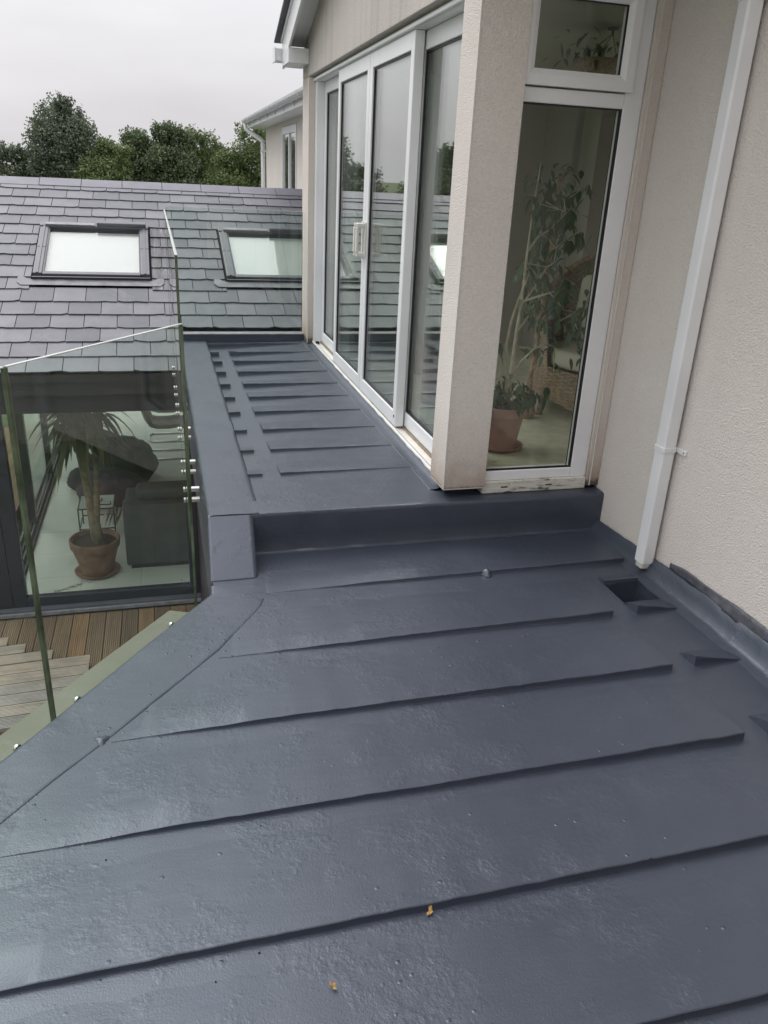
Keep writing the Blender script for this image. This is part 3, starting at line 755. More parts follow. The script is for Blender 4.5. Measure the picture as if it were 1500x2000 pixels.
# dense hanging foliage of a second plant behind
fic2 = empty('climbing_plant', (2.27, 4.62, .2), 'leafy climbing plant twined on a rattan pole behind the ficus', 'house plant')
pl = MB(); pts = [Vector((2.27+.05*k/20+.008*math.sin(k*1.6), 4.62+.008*math.cos(k*1.6), .25+k*.075)) for k in range(20)]
pl.tube(pts, .016, 8); pl.tube([p+Vector((.022*math.cos(i*1.3), .022*math.sin(i*1.3), 0)) for i, p in enumerate(pts)], .006, 6)
pl.build('pole', 'wicker', fic2, smooth=True)
MB().lathe((2.27, 4.62, .2), [(.001, .0), (.045, .003), (.060, .04), (.052, .09), (.028, .13), (.001, .135)], 20).build('woven_foot', 'wicker', fic2, smooth=True)
lf = MB()
for i in range(270):
    z = .75+1.0*lr.random()**.8
    p = Vector((2.29+lr.gauss(0, .075), 4.62+lr.gauss(0, .07), z))
    leaf(lf, p, Vector((lr.uniform(-1, 1), lr.uniform(-1, .6), lr.uniform(-1.4, .1))), lr.uniform(.045, .075), lr.uniform(.026, .038), .4)
for i in range(80):
    p = Vector((2.50+lr.gauss(0, .09), 4.5+lr.gauss(0, .07), .86+lr.gauss(0, .15)))
    leaf(lf, p, Vector((lr.uniform(-1, 1), lr.uniform(-1, .6), lr.uniform(-1.4, .1))), lr.uniform(.045, .07), lr.uniform(.024, .034), .5)
lf.build('foliage', 'leaf_ficus', fic2, fix=False)

# wicker armchairs, woven strand by strand
def wicker_chair(c, rz, label, size=1.0):
    root = empty('wicker_armchair', c, label, 'armchair', 'wicker armchairs in the sunroom')
    c = Vector(c); rot = Matrix.Rotation(rz, 3, 'Z')
    T = lambda x, y, z: c + rot @ Vector((x*size, y*size, z*size))
    def shell(u, v):   # u: 0..1 round the back (open in front), v: 0..1 up
        a = R(-130+260*u); zt = .62+.36*math.cos(a/1.45)**2 if abs(a) < R(110) else .60
        r = .36+.05*v
        return T(r*math.sin(a)*.98, r*math.cos(a)*.95, lerp(.30, zt, v))
    wv = MB(); nu, nv = 36, 30
    for j in range(nv+1):
        wv.tube([shell(i/nu, j/nv) + Vector((0, 0, (.003*(-1)**(i+j)))) for i in range(nu+1)], .0058*size, 5, False)
    wv.build('woven_back', 'wicker', root, smooth=True)
    sh = MB(); sh.add([shell(i/nu, j/8)*1.0 for j in range(9) for i in range(nu+1)], [(j*(nu+1)+i, j*(nu+1)+i+1, (j+1)*(nu+1)+i+1, (j+1)*(nu+1)+i) for j in range(8) for i in range(nu)])
    sh.build('back_lining', 'room_dark', root, smooth=True, fix=False)
    rm = MB(); rm.tube([shell(i/nu, 1.02) for i in range(nu+1)], .018*size, 8); rm.build('rolled_rim', 'wicker', root, smooth=True)
    sk = MB()
    def skirt(u, v):
        a = R(-175+350*u); r = .38-.04*v+.05*math.sin(v*3)
        return T(r*math.sin(a), r*math.cos(a)*1.02, lerp(.07+.06*abs(math.sin(a*2)), .30, v))
    for j in range(19): sk.tube([skirt(i/52, j/18)+Vector((0, 0, .003*(-1)**(i+j))) for i in range(53)], .0058*size, 5, False)
    sk.build('woven_skirt', 'wicker', root, smooth=True)
    sl = MB(); sl.add([skirt(i/30, j/3) for j in range(4) for i in range(31)], [(j*31+i, j*31+i+1, (j+1)*31+i+1, (j+1)*31+i) for j in range(3) for i in range(30)])
    sl.build('skirt_lining', 'room_dark', root, smooth=True, fix=False)
    cu = MB(); cu.prism([T(.33*math.sin(R(a)), .33*math.cos(R(a)), .31) for a in range(0, 360, 20)], (0, 0, .11*size))
    cu.build('seat_cushion', 'cushion', root, bevel=.03, seg=3, smooth=True)
    cb = MB(); cb.hexa([T(-.24, .14, .43), T(.24, .14, .43), T(.24, .28, .43), T(-.24, .28, .43), T(-.22, .22, .84), T(.22, .22, .84), T(.22, .33, .84), T(-.22, .33, .84)])
    cb.build('back_cushion', 'cushion', root, bevel=.04, seg=3, smooth=True)
    for sx, sy in ((-1, -1), (1, -1), (1, 1), (-1, 1)):
        MB().tube([T(.26*sx, .26*sy, .30), T(.28*sx, .28*sy, 0)], .022*size, 8).build('leg', 'wicker', root, smooth=True)
    return root
wicker_chair((2.80, 4.72, .2), R(-40), 'nearer brown wicker armchair with cream cushions beside the plant pole', 1.03)
wicker_chair((3.42, 5.65, .2), R(-70), 'farther wicker armchair with high curved back half hidden by the window frame', .95)

# hanging basket in the top light
hb = empty('hanging_basket', (2.46, 4.5, 2.42), 'dark hanging plant basket on thin wires behind the top window light', 'hanging plant')
ha = MB(); hk = Vector((2.46, 4.5, 2.42)); ha.tube([hk, hk-Vector((0, 0, .04))], .006, 6)
MB().lathe(hk-Vector((0, 0, .012)), [(.001, .012), (.03, .012), (.03, 0), (.001, -.004)], 16).build('ceiling_hook', 'dark_alu', hb, smooth=True)
bc = hk-Vector((.07, 0, .26))
for a in (0, 120, 240): ha.tube([hk-Vector((0, 0, .03)), bc+Vector((.12*math.cos(R(a)), .12*math.sin(R(a)), .1))], .0018, 4)
ha.build('wire', 'dark_alu', hb)
MB().lathe(bc, [(.001, 0), (.07, .01), (.11, .06), (.125, .10), (.11, .10)], 20).build('basket', 'wicker', hb, smooth=True)
lf = MB()
for i in range(70):
    p = bc+Vector((lr.gauss(0, .10), lr.gauss(0, .09), .13+lr.gauss(0, .06)))
    leaf(lf, p, Vector((lr.uniform(-1, 1), lr.uniform(-1, 1), lr.uniform(-1, .6))), .06, .025, .5)
lf.build('foliage', 'leaf_ficus', hb, fix=False)

# pots seen through the sliding doors
for (x, y, s, lab, hgt) in ((1.80, 5.05, 1.0, 'potted plant with thin upright stems behind the second sliding pane from the column', 1.0), (1.95, 5.95, .85, 'smaller potted plant behind the pane with the left handle', .7)):
    rt = empty('potted_plant', (x, y, .2), lab, 'house plant')
    pot(rt, (x, y, .2), .14*s, .10*s, .26*s, 'terracotta2', 'soil')
    st = MB(); lf = MB()
    for i in range(7):
        a = lr.uniform(0, 6.28); q = [Vector((x, y, .42)), Vector((x+.06*math.cos(a), y+.06*math.sin(a), .42+hgt*.5)), Vector((x+.14*math.cos(a), y+.14*math.sin(a), .42+hgt*lr.uniform(.7, 1)))]
        st.tube(q, [.005, .004, .002], 5)
        for k in range(14):
            p = q[1].lerp(q[2], lr.random()); leaf(lf, p, Vector((lr.uniform(-1, 1), lr.uniform(-1, 1), lr.uniform(-.5, 1))), .07, .035, .4)
    st.build('stems', 'bark2', rt, smooth=True); lf.build('foliage', 'leaf_ficus', rt, fix=False)

# ================================================================ EXTENSION WITH SLATE ROOF
ext = empty('extension', (0, 8.6, -2.2), 'lower extension with grey slate roof, two roof windows and dark glazed doors', 'building')
PITCH = R(20.6); CP, SP = math.cos(PITCH), math.sin(PITCH)
def rp(u, v, w_=0): return Vector((u, 7.38+v*CP-w_*SP, .235+v*SP+w_*CP))   # point on the slate slope
UMIN, UMAX, VE, VR = -3.0, 1.885, -.60, 3.30
roofp = empty('slate_roof', rp(0, 1.3), parent=ext)
# boarding below the slates
def slab(us, vs_, w0, w1, name, m, parent, **kw):
    (u0, u1), (v0, v1) = us, vs_
    return MB().hexa([rp(u0, v0, w0), rp(u1, v0, w0), rp(u1, v1, w0), rp(u0, v1, w0), rp(u0, v0, w1), rp(u1, v0, w1), rp(u1, v1, w1), rp(u0, v1, w1)]).build(name, m, parent, **kw)
slab((UMIN, .125), (VE+.02, VR), -.06, -.014, 'roof_boarding', 'black_void', roofp)
slab((.127, UMAX), (.04, VR), -.06, -.014, 'roof_boarding', 'black_void', roofp)
SW, SG = .2795, .2295
WINS = [(-1.155, -.095), (.645, 1.705)]; WV = (.955, 2.115)
def slate_piece(u0, u1, v0, v1, m):
    t = .0095; tail = .014; j = [rng.uniform(-.0022, .0022) for _ in range(4)]
    b0, b1 = tail+j[0]*.6, .000
    nick = []
    # ragged lower edge with a few nicks
    n = 5; lo = []
    for i in range(n+1):
        u = lerp(u0, u1, i/n); dv = rng.uniform(-.0022, .0022) - (.006 if rng.random() < .10 else 0)*-1.6
        if i in (0, n) and rng.random() < .24: dv += rng.uniform(.006, .022)
        lo.append((u, v0+dv+lerp(j[1], j[2], i/n)))
    top = []; bot = []
    for (u, v) in lo: top.append(rp(u, v, b0+t)); bot.append(rp(u, v, b0))
    top += [rp(u1, v1, b1+t), rp(u0, v1, b1+t)]; bot += [rp(u1, v1, b1), rp(u0, v1, b1)]
    n = len(top)
    return MB().add(bot+top, [tuple(range(n))[::-1], tuple(range(n, 2*n))] + [(i, (i+1) % n, (i+1) % n+n, i+n) for i in range(n)]).build('slate', m, roofp, fix=False)
row = 0; v = VE
while v < VR-.10:
    off = (row % 2)*SW*.5 - .05
    u = UMIN + off - SW
    lim = .125 if v < -.02 else UMAX
    while u < lim:
        u0, u1 = max(u, UMIN), min(u+SW, lim); u += SW
        if u1-u0 < .03: continue
        segs = [(u0+.0030, u1-.0030)]
        if v + SG*.5 > WV[0]-.12 and v < WV[1]-.02:
            for (a, b) in WINS:
                ns = []
                for (p0, p1) in segs:
                    if p1 <= a-.02 or p0 >= b+.02: ns.append((p0, p1)); continue
                    if p0 < a-.04: ns.append((p0, a-.02))
                    if p1 > b+.04: ns.append((b+.02, p1))
                segs = ns
        if .127-.28 < u0 < .127 and v < -.02: pass
        for (p0, p1) in segs:
            if p1-p0 < .03: continue
            mm = 'slate_stained' if (-.1 < (p0+p1)/2 < .155 and .72 < v < 1.95) else 'slate'
            slate_piece(p0, p1, v, min(v+SG+.05, VR+.02), mm)
    row += 1; v += SG
# ridge tiles
u = UMIN-.05; k = 0
while u < UMAX-.05:
    e = min(u+.448, UMAX); t = MB(); a, b = u+.003, e-.003
    dz = rng.uniform(-.003, .003)
    P0 = rp(0, VR-.13, .024); P1 = rp(0, VR+.06, .028)
    y0, z0_, y1, z1_ = P0.y, P0.z+dz, P1.y, P1.z+dz; y2 = y1+(y1-y0)
    pr_ = [(y0, z0_), (y1-.012, z1_-.002), (y1+.004, z1_+.003), (y1+.02, z1_-.002), (y2, z0_), (y2-.003, z0_-.014), (y1, z1_-.016), (y0+.003, z0_-.014)]
    t.prism([(a, y, z) for y, z in pr_], (b-a, 0, 0)).build('ridge_tile', 'ridge', roofp, bevel=.003)
    MB().prism([(b-.002, y, z-.004) for y, z in pr_], (.010, 0, 0)).build('ridge_mortar', 'black_void', roofp)
    u = e; k += 1
# far slope of the roof
yr, zr = P1.y+.02, P1.z-.03
MB().hexa([(UMIN, yr, zr-.05), (UMAX, yr, zr-.05), (UMAX, yr+3.6, zr-.05-3.6*math.tan(PITCH)), (UMIN, yr+3.6, zr-.05-3.6*math.tan(PITCH)),
           (UMIN, yr, zr), (UMAX, yr, zr), (UMAX, yr+3.6, zr-3.6*math.tan(PITCH)), (UMIN, yr+3.6, zr-3.6*math.tan(PITCH))]).build('rear_slope', 'slate', roofp)
# eaves
ye = rp(0, VE).y; ze = rp(0, VE).z
box('eave_gutter', UMIN, .128, ye+.025, ye+.10, ze-.075, ze-.012, 'dark_alu2', ext)
box('fascia', UMIN, .128, ye+.085, 7.02, ze-.20, ze-.0755, 'dark_alu', ext)
box('fascia', UMIN, .128, ye+.082, ye+.0845, ze-.086, ze-.0755, 'grey_alu', ext)
box('door_lintel', UMIN, .128, 6.962, 7.08, -.318, ze-.2005, 'dark_alu2', ext)

# roof windows
def roof_window(u0, u1, blind_to):
    rw = empty('roof_window', rp((u0+u1)/2, 1.5, .05), parent=ext)
    v0, v1 = WV; h1 = .062
    # side cladding in two lengths, bottom and top members
    for (a, b) in ((u0, u0+.082), (u1-.082, u1)):
        slab((a, b), (v0+.055, v0+.60), .0, h1, 'side_cladding', 'grey_alu', rw, bevel=.006)
        slab((a, b), (v0+.604, v1-.10), .0, h1, 'side_cladding', 'grey_alu', rw, bevel=.006)
        slab((a+.03, a+.05), (v0+.055, v1-.10), h1+.0005, h1+.008, 'cladding_rib', 'grey_alu', rw)
    slab((u0+.085, u1-.085), (v0+.045, v0+.10), .0, h1-.004, 'bottom_rail', 'grey_alu', rw, bevel=.006)
    slab((u0+.010, u1-.010), (v0+.004, v0+.044), .0, h1-.028, 'shaded_bottom_cladding', 'dark_alu', rw, bevel=.005)  # darker colour stands in for shade along the frame's lower edge
    slab((u0-.004, u1+.004), (v0-.012, v0+.003), -.002, h1-.008, 'shaded_sill_flashing', 'dark_alu', rw)  # same dark tone, shade of the downhill face put into the colour
    slab((u0-.006, u1+.006), (v1-.098, v1), .0, h1+.012, 'hood', 'grey_alu', rw, bevel=.010)
    slab((u0+.55, u1-.02), (v1-.096, v1-.035), h1+.0125, h1+.050, 'vent_flap', 'grey_alu', rw, bevel=.008)
    slab((u0+.05, u0+.53), (v1-.094, v1-.045), h1+.0125, h1+.024, 'vent_flap', 'lead', rw, bevel=.004)
    slab((u0+.083, u1-.083), (v0+.101, v1-.099), -.02, h1-.052, 'blind', 'blind', rw)
    slab((u0+.083, u1-.083), (v0+.101, v1-.099), h1-.026, h1-.020, 'pane', 'pane_roof', rw)
    for (a, b) in ((u0+.083, u0+.096), (u1-.096, u1-.083)):
        slab((a, b), (v0+.101, v1-.099), h1-.052, h1-.008, 'inner_bead', 'dark_alu', rw)
    slab((u0+.0965, u1-.0965), (v1-.112, v1-.0995), h1-.052, h1-.004, 'inner_bead', 'dark_alu', rw)
    # lead apron
    ap = MB(); n = 26; vs = []
    for j, vv in enumerate((v0-.012, v0-.06, v0-.115)):
        for i in range(n+1):
            uu = lerp(u0-.13, u1+.13, i/n) + (0 if j < 2 else (.035 if i == 0 else (-.035 if i == n else 0)))
            vs.append(rp(uu, vv+(.05 if (i in (0, 1, n-1, n) and j == 0) else 0), .0285+.0015*noise.noise(Vector((uu*7, vv*7, 0)))-(.001 if j == 2 else 0)))
    ao = ap.add(vs, [(j*(n+1)+i, j*(n+1)+i+1, (j+1)*(n+1)+i+1, (j+1)*(n+1)+i) for j in range(2) for i in range(n)]).build('apron_flashing', 'apron', rw)
    s = ao.modifiers.new('t', 'SOLIDIFY'); s.thickness = .003
    return rw
roof_window(*WINS[0], 1); roof_window(*WINS[1], .6)

# front glazing
FZ = -2.22
gd = MB()
gd.box(-1.47, -1.352, 6.965, 7.045, -2.19, -.3185).box(.105, .20, 6.965, 7.045, -2.19, -.3185)
gd.box(-1.3518, .1048, 6.966, 7.044, -2.19, -2.085).box(-1.3518, .1048, 6.966, 7.044, -.345, -.3187)
gdo = gd.build('glazed_door', 'dark_alu', ext, bevel=.004)
box('pane', -1.350, .103, 7.0, 7.008, -2.084, -.346, 'pane_clear', gdo)
box('door_panel_frame', -2.9, -1.475, 6.97, 7.05, -2.19, -2.09, 'dark_alu', ext)
box('door_panel_frame', -1.60, -1.475, 6.97, 7.05, -2.0895, -.3185, 'dark_alu', ext)
box('pane', -2.9, -1.602, 7.0, 7.008, -2.0895, -.3185, 'pane_clear', ext)
box('door_threshold', -2.9, .20, 6.90, 6.964, -2.225, -2.172, 'grey_alu', ext, bevel=.004)
box('door_threshold', -2.9, .20, 6.868, 6.899, -2.225, -2.192, 'lead', ext, bevel=.003)
# side wall: sliding glazing along x = -1.55
for k, (x0, x1) in enumerate(((-1.50, -1.485), (-1.545, -1.53), (-1.59, -1.575), (-1.64, -1.62))):
    box('floor_track', x0, x1, 7.10, 12.6, FZ, FZ+.03+.012*(k % 2), 'grey_alu' if k % 2 else 'dark_alu', ext)
box('floor_track', -1.66, -1.49, 7.10, 12.6, FZ-.03, FZ+.004, 'dark_alu', ext)
for y in (8.95, 10.6, 12.5):
    box('door_stile', -1.60, -1.52, y, y+.09, FZ+.045, -.30, 'dark_alu', ext)
box('side_pane', -1.565, -1.557, 9.05, 12.5, FZ+.05, -.30, 'pane_clear', ext)
box('side_head', -1.66, -1.48, 7.06, 14.2, -.3, -.10, 'dark_alu', ext)
box('inner_wall', 2.6, 2.75, 7.45, 14.3, FZ, -.05, 'plaster', ext)
box('inner_wall', .21, .30, 7.05, 7.44, FZ, -.32, 'plaster', ext)
box('inner_wall', -3.0, 2.59, 14.2, 14.35, FZ, FZ+.3, 'plaster', ext)
box('added_rear_pane', -1.6, 2.59, 14.26, 14.27, FZ+.3005, -.1, 'pane_clear', ext)  # out of view, glazing added at the back to brighten the lower room
for x_ in (-1.6, -.2, 1.2, 2.52): box('added_rear_post', x_, x_+.07, 14.22, 14.32, FZ+.3005, -.1, 'dark_alu', ext)  # posts of the added rear glazing
box('inner_wall', .205, 2.6, 7.445, 7.52, FZ, -.05, 'plaster', ext)
box('ceiling', -1.66, 2.6, 7.085, 14.2, -.09, -.05, 'plaster', ext)
fl_ = empty('tiled_floor', (-.2, 10.5, FZ), kind='structure')
box('grout_bed', -1.48, 2.59, 7.05, 14.2, FZ-.05, FZ-.004, 'grout', fl_)
tile_me = None; TS = .566
for i in range(8):
    for j in range(13):
        x0 = -1.478 + i*TS - .02; y0 = 7.06 + j*TS
        x0c, x1c, y1c = max(x0, -1.479), min(x0+TS, 2.59), min(y0+TS, 14.2)
        if tile_me is None or i in (0, 7) or j == 12:
            t = box('tile', x0c+.002, x1c-.002, y0+.002, y1c-.002, FZ-.0035, FZ, 'tile', fl_)
            if 0 < i < 7 and j < 12: tile_me = t.data
        else:
            t = bpy.data.objects.new('tile', tile_me); col.objects.link(t); t.parent = fl_
            t.location = Vector(((x0c+x1c)/2, (y0+y1c)/2, FZ-.00175)) - WL[fl_.name]

# ---- furniture in the lower room
yu = empty('potted_yucca', (-.80, 7.66, FZ), 'tall yucca with drooping strap leaves in a terracotta pot behind the glazed door', 'house plant')
pot(yu, (-.79, 7.68, FZ), .245, .150, .36, 'terracotta', 'soil', rim=.085)
tk = MB()
main = [(-.75, 7.68, FZ+.28), (-.77, 7.68, -1.70), (-.80, 7.69, -1.45), (-.83, 7.70, -1.15), (-.86, 7.70, -.85), (-.87, 7.70, -.6)]
tk.tube([Vector(p)+Vector((rng.uniform(-.004, .004),)*3) for p in main], [.062, .056, .040, .034, .032, .03], 12)
tk.tube([(-.76, 7.68, -1.68), (-.73, 7.66, -1.45), (-.71, 7.67, -1.15), (-.69, 7.68, -.85), (-.67, 7.68, -.55)], [.04, .030, .024, .022, .022], 10)
tk.build('trunk', 'bark', yu, smooth=True)
lf = MB()
def strap(f, p, az, el, L, W, droop):
    d = Vector((math.cos(az)*math.cos(el), math.sin(az)*math.cos(el), math.sin(el))); side = Vector((-math.sin(az), math.cos(az), 0)); vs = []; n = 7
    for i in range(n+1):
        u = i/n; c = Vector(p)+d*L*u*(1-.25*droop*u) - Vector((0, 0, 1))*L*droop*u*u
        wd = W*.5*(1-u**3)*(.5+.5*min(1, u*4))
        vs += [c-side*wd, c+Vector((0, 0, -.15*wd)), c+side*wd]
    f.add(vs, [(i*3+k, i*3+k+1, (i+1)*3+k+1, (i+1)*3+k) for i in range(n) for k in range(2)])
for (hx, hy, hz, cnt) in ((-.87, 7.70, -.72, 75), (-.67, 7.68, -.62, 45), (-.87, 7.70, -.48, 45)):
    for i in range(cnt):
        strap(lf, (hx+rng.uniform(-.03, .03), hy+rng.uniform(-.03, .03), hz+rng.uniform(-.10, .12)), rng.uniform(0, 6.28), R(rng.uniform(-45, 50)), rng.uniform(.28, .50), rng.uniform(.050, .072), rng.uniform(.35, .95))
lf.build('foliage', 'leaf_palm', yu, fix=False)
# debris on the floor by the pot
db = MB()
for i in range(46):
    u = rng.random(); p = Vector((-1.16+.27*u+rng.gauss(0, .018), 7.30+.16*u+rng.gauss(0, .014), FZ+.004)); a = rng.uniform(0, 3.14)
    d = Vector((math.cos(a), math.sin(a), 0))*rng.uniform(.008, .022)
    db.tube([p-d, p+d], .0018, 4)
db.build('dry_twigs', 'bark', None, label='scatter of dry brown twigs on the floor tiles beside the yucca pot', cat='plant litter', kind='stuff')

def bean_bag(c, rx, ry, rz_, m, label, peak, seed):
    root_c = Vector(c); vs = []; nu, nv = 48, 26
    for j in range(nv+1):
        th = math.pi*j/nv
        for i in range(nu):
            ph = 2*math.pi*i/nu
            n_ = Vector((math.sin(th)*math.cos(ph), math.sin(th)*math.sin(ph), math.cos(th)))
            s = 1+.13*noise.noise(n_*1.6+Vector((seed, 0, 0)))+.10*abs(noise.noise(n_*3.8+Vector((0, seed, 0))))+.035*noise.noise(n_*9)
            z = n_.z
            if z < 0: s *= max(.25, 1-z*z)**-.25
            p = Vector((n_.x*rx*s, n_.y*ry*s, 0)); zz = (z*.5+.42)*rz_*1.1*s if z > -.84 else 0
            pk = max(0, z)**3*peak
            p += Vector((pk*.35, 0, 0)); zz += pk
            vs.append(root_c+Vector((p.x, p.y, max(0, zz))))
    fs = [(j*nu+i, j*nu+(i+1) % nu, (j+1)*nu+(i+1) % nu, (j+1)*nu+i) for j in range(nv) for i in range(nu)]
    o = MB().add(vs, fs).build('bean_bag', m, None, smooth=True, centre=c, label=label, cat='bean bag', group='bean bags on the tiled floor')
    s = MB(); s.tube([o.location+Vector((rx*.96*math.cos(t), ry*.96*math.sin(t), rz_*.42)) for t in seq(2.5, 6.0, 24)], .008, 6); s.build('seam', m, o, smooth=True)
bean_bag((-.62, 10.35, FZ), .42, .45, .50, 'fabric_dark', 'larger black bean bag slumped at the back behind the yucca', .10, 2.0)
bean_bag((-1.02, 10.15, FZ), .27, .30, .26, 'fabric_dark', 'flat black bean bag lying at the left of the larger one', .0, 6.0)
bean_bag((-.72, 9.62, FZ), .40, .33, .36, 'fabric_purple', 'dark purple bean bag in front of the black ones', .03, 9.0)

sf = empty('sofa', (.1, 8.0, FZ), 'charcoal fabric sofa seen from behind its high side', 'sofa')
def hx(pts): return MB().hexa(pts)
sx0, sx1, sy0, sy1 = -.50, 1.2, 7.66, 8.50
box('sofa_back', sx0, sx1, sy0, sy0+.20, FZ+.05, FZ+.71, 'sofa', sf, bevel=.02)
box('arm', sx0+.002, sx0+.20, sy0+.201, sy1, FZ+.05, FZ+.60, 'sofa', sf, bevel=.03)
box('seat', sx0+.201, sx1, sy0+.201, sy1, FZ+.05, FZ+.40, 'sofa', sf, bevel=.03)
box('back_cushion', sx0+.13, sx0+.78, sy0+.10, sy0+.34, FZ+.715, FZ+.85, 'sofa', sf, bevel=.05)
box('back_cushion', sx0+.79, sx1, sy0+.10, sy0+.34, FZ+.715, FZ+.85, 'sofa', sf, bevel=.05)
box('plinth', sx0+.04, sx1, sy0+.04, sy1-.04, FZ, FZ+.049, 'dark_alu', sf)
for x in (-.36, -.22, .02): box('seam', x, x+.003, sy0-.0015, sy0+.0005, FZ+.07, FZ+.72, 'dark_alu', sf)

tb = empty('side_table', (-.80, 8.72, FZ), 'small black wire side table with glass top behind the terracotta pot', 'table')
tx0, tx1, ty0, ty1, th_ = -1.02, -.65, 8.55, 8.95, .34
wr = MB()
for z in (FZ+th_, FZ+.10): wr.tube([(tx0, ty0, z), (tx1, ty0, z), (tx1, ty1, z), (tx0, ty1, z), (tx0, ty0, z)], .007, 6)
wr.build('wire_frame', 'gasket', tb)
for x, y in ((tx0, ty0), (tx1, ty0), (tx1, ty1), (tx0, ty1)): MB().tube([(x, y, FZ), (x, y, FZ+th_)], .007, 6).build('leg', 'gasket', tb)
box('glass_top', tx0+.008, tx1-.008, ty0+.008, ty1-.008, FZ+th_-.004, FZ+th_+.004, 'phone', tb)
for (x, y, lab) in ((-.84, 8.80, 'upper pale framed tablet lying on the glass side table'), (-.74, 8.68, 'lower pale framed tablet lying on the glass side table')):
    t_ = box('tablet', x-.06, x+.06, y-.04, y+.04, FZ+th_+.0045, FZ+th_+.012, 'gasket', None, label=lab, cat='tablet', group='tablets on the side table')
    box('screen', x-.05, x+.05, y-.03, y+.03, FZ+th_+.0121, FZ+th_+.0135, 'phone', t_)
mg = empty('magazines', (-.78, 8.72, FZ+.10), 'few magazines leaning in the wire shelf of the side table', 'magazines')
for i in range(5):
    x = -.80+.04*i; MB().hexa([(x, 8.60, FZ+.105), (x+.006, 8.60, FZ+.105), (x+.006, 8.80, FZ+.105), (x, 8.80, FZ+.105), (x+.07, 8.60, FZ+.26), (x+.076, 8.60, FZ+.26), (x+.076, 8.80, FZ+.26), (x+.07, 8.80, FZ+.26)]).build('magazine', ['paper', 'blind', 'paper', 'phone', 'blind'][i], mg)

def dining_chair(dx, dy, label):
    c = Vector((dx, dy, FZ)); r_ = empty('dining_chair', c, label, 'chair', 'cantilever dining chairs in the lower room')
    f = MB()
    T = lambda x, y, z: c+Vector((x, y, z))
    for s in (-1, 1):
        f.tube([T(.46, .20*s, .44), T(.50, .20*s, .40), T(.50, .20*s, .05), T(.46, .20*s, .014), T(0, .21*s, .014)], .014, 8)
    f.tube([T(0, -.21, .014), T(-.05, -.10, .014), T(-.05, .10, .014), T(0, .21, .014)], .014, 8)
    f.build('chrome_frame', 'chrome', r_, smooth=True)
    vs = []; prof = [(.50, .46), (.30, .43), (.12, .43), (.02, .46), (-.06, .56), (-.11, .72), (-.13, .88)]
    for (x, z) in prof:
        for k in range(9):
            y = lerp(-.25, .25, k/8); vs.append(T(x+.06*(abs(y)/.25)**2*(z > .5), y, z+.05*(abs(y)/.25)**3*(z < .5)))
    o = MB().add(vs, [(i*9+k, i*9+k+1, (i+1)*9+k+1, (i+1)*9+k) for i in range(6) for k in range(8)]).build('seat_shell', 'leather', r_, smooth=True)
    s = o.modifiers.new('t', 'SOLIDIFY'); s.thickness = .05
    return r_
c1 = dining_chair(-.28, 11.30, 'nearer grey cantilever dining chair with chrome floor frame')
c2 = copy_tree(c1, (.02, .82, 0), label='farther grey cantilever dining chair with chrome floor frame')

# ================================================================ TERRACE
ter = empty('timber_deck', (-1, 5.6, -2.24), kind='structure')
BW = .1432; x = .62; i = 0
while x > -4.6:
    x0, x1 = x-BW+.006, x; b_ = MB()
    y0, y1 = 3.6, (6.866 if x > -1.7 else 13.0)
    # grooved board: ribs along its length
    n = 8; pts = [(x0, -2.268)]
    for k in range(n):
        a = lerp(x0, x1, k/n); c_ = (x1-x0)/n
        pts += [(a, -2.2365), (a+c_*.62, -2.2365), (a+c_*.68, -2.246), (a+c_*.96, -2.246)]
    pts += [(x1, -2.2365), (x1, -2.268)]
    b_.prism([(px, y0, pz) for px, pz in pts], (0, y1-y0, 0)).build('board', 'deck_wood', ter, fix=True)
    x -= BW; i += 1
box('joists', -4.6, .6, 3.6, 6.85, -2.45, -2.275, 'black_void', ter)
stp = empty('deck_steps', (-1.6, 5.7, -2.23), 'weathered pale grooved timber steps stacked on the brown decking', 'steps')
ends = [(-1.42, 6.235), (-1.265, 6.10), (-1.04, 5.965), (-.74, 5.83), (-.74, 5.69), (-.74, 5.55), (-.74, 5.41), (-.74, 5.27), (-.74, 5.13)]
rot = R(3.5)
for k, (xe, y0) in enumerate(ends):
    z = -2.12 - (0 if k < 4 else .0)
    pts = [(0, -.03)]; n = 8; wdt = .132
    for q in range(n):
        a = wdt*q/n; c_ = wdt/n
        pts += [(a, 0), (a+c_*.6, 0), (a+c_*.66, -.010), (a+c_*.95, -.010)]
    pts += [(wdt, 0), (wdt, -.03)]
    zz = z + .0
    poly = [Vector((xe, y0+a, zz+h_)) for a, h_ in pts]
    off = Vector((-2.0*math.cos(rot), -2.0*math.sin(rot)*-1*-1, 0))
    MB().prism(poly, off).build('step_board', 'step_wood', stp)
    MB().prism([Vector((xe-.012, y0+.004, -2.236)), Vector((xe-.012, y0+wdt-.004, -2.236)), Vector((xe-.012, y0+wdt-.004, zz-.031)), Vector((xe-.012, y0+.004, zz-.031))], off).build('step_carcass', 'deck_wood', stp)

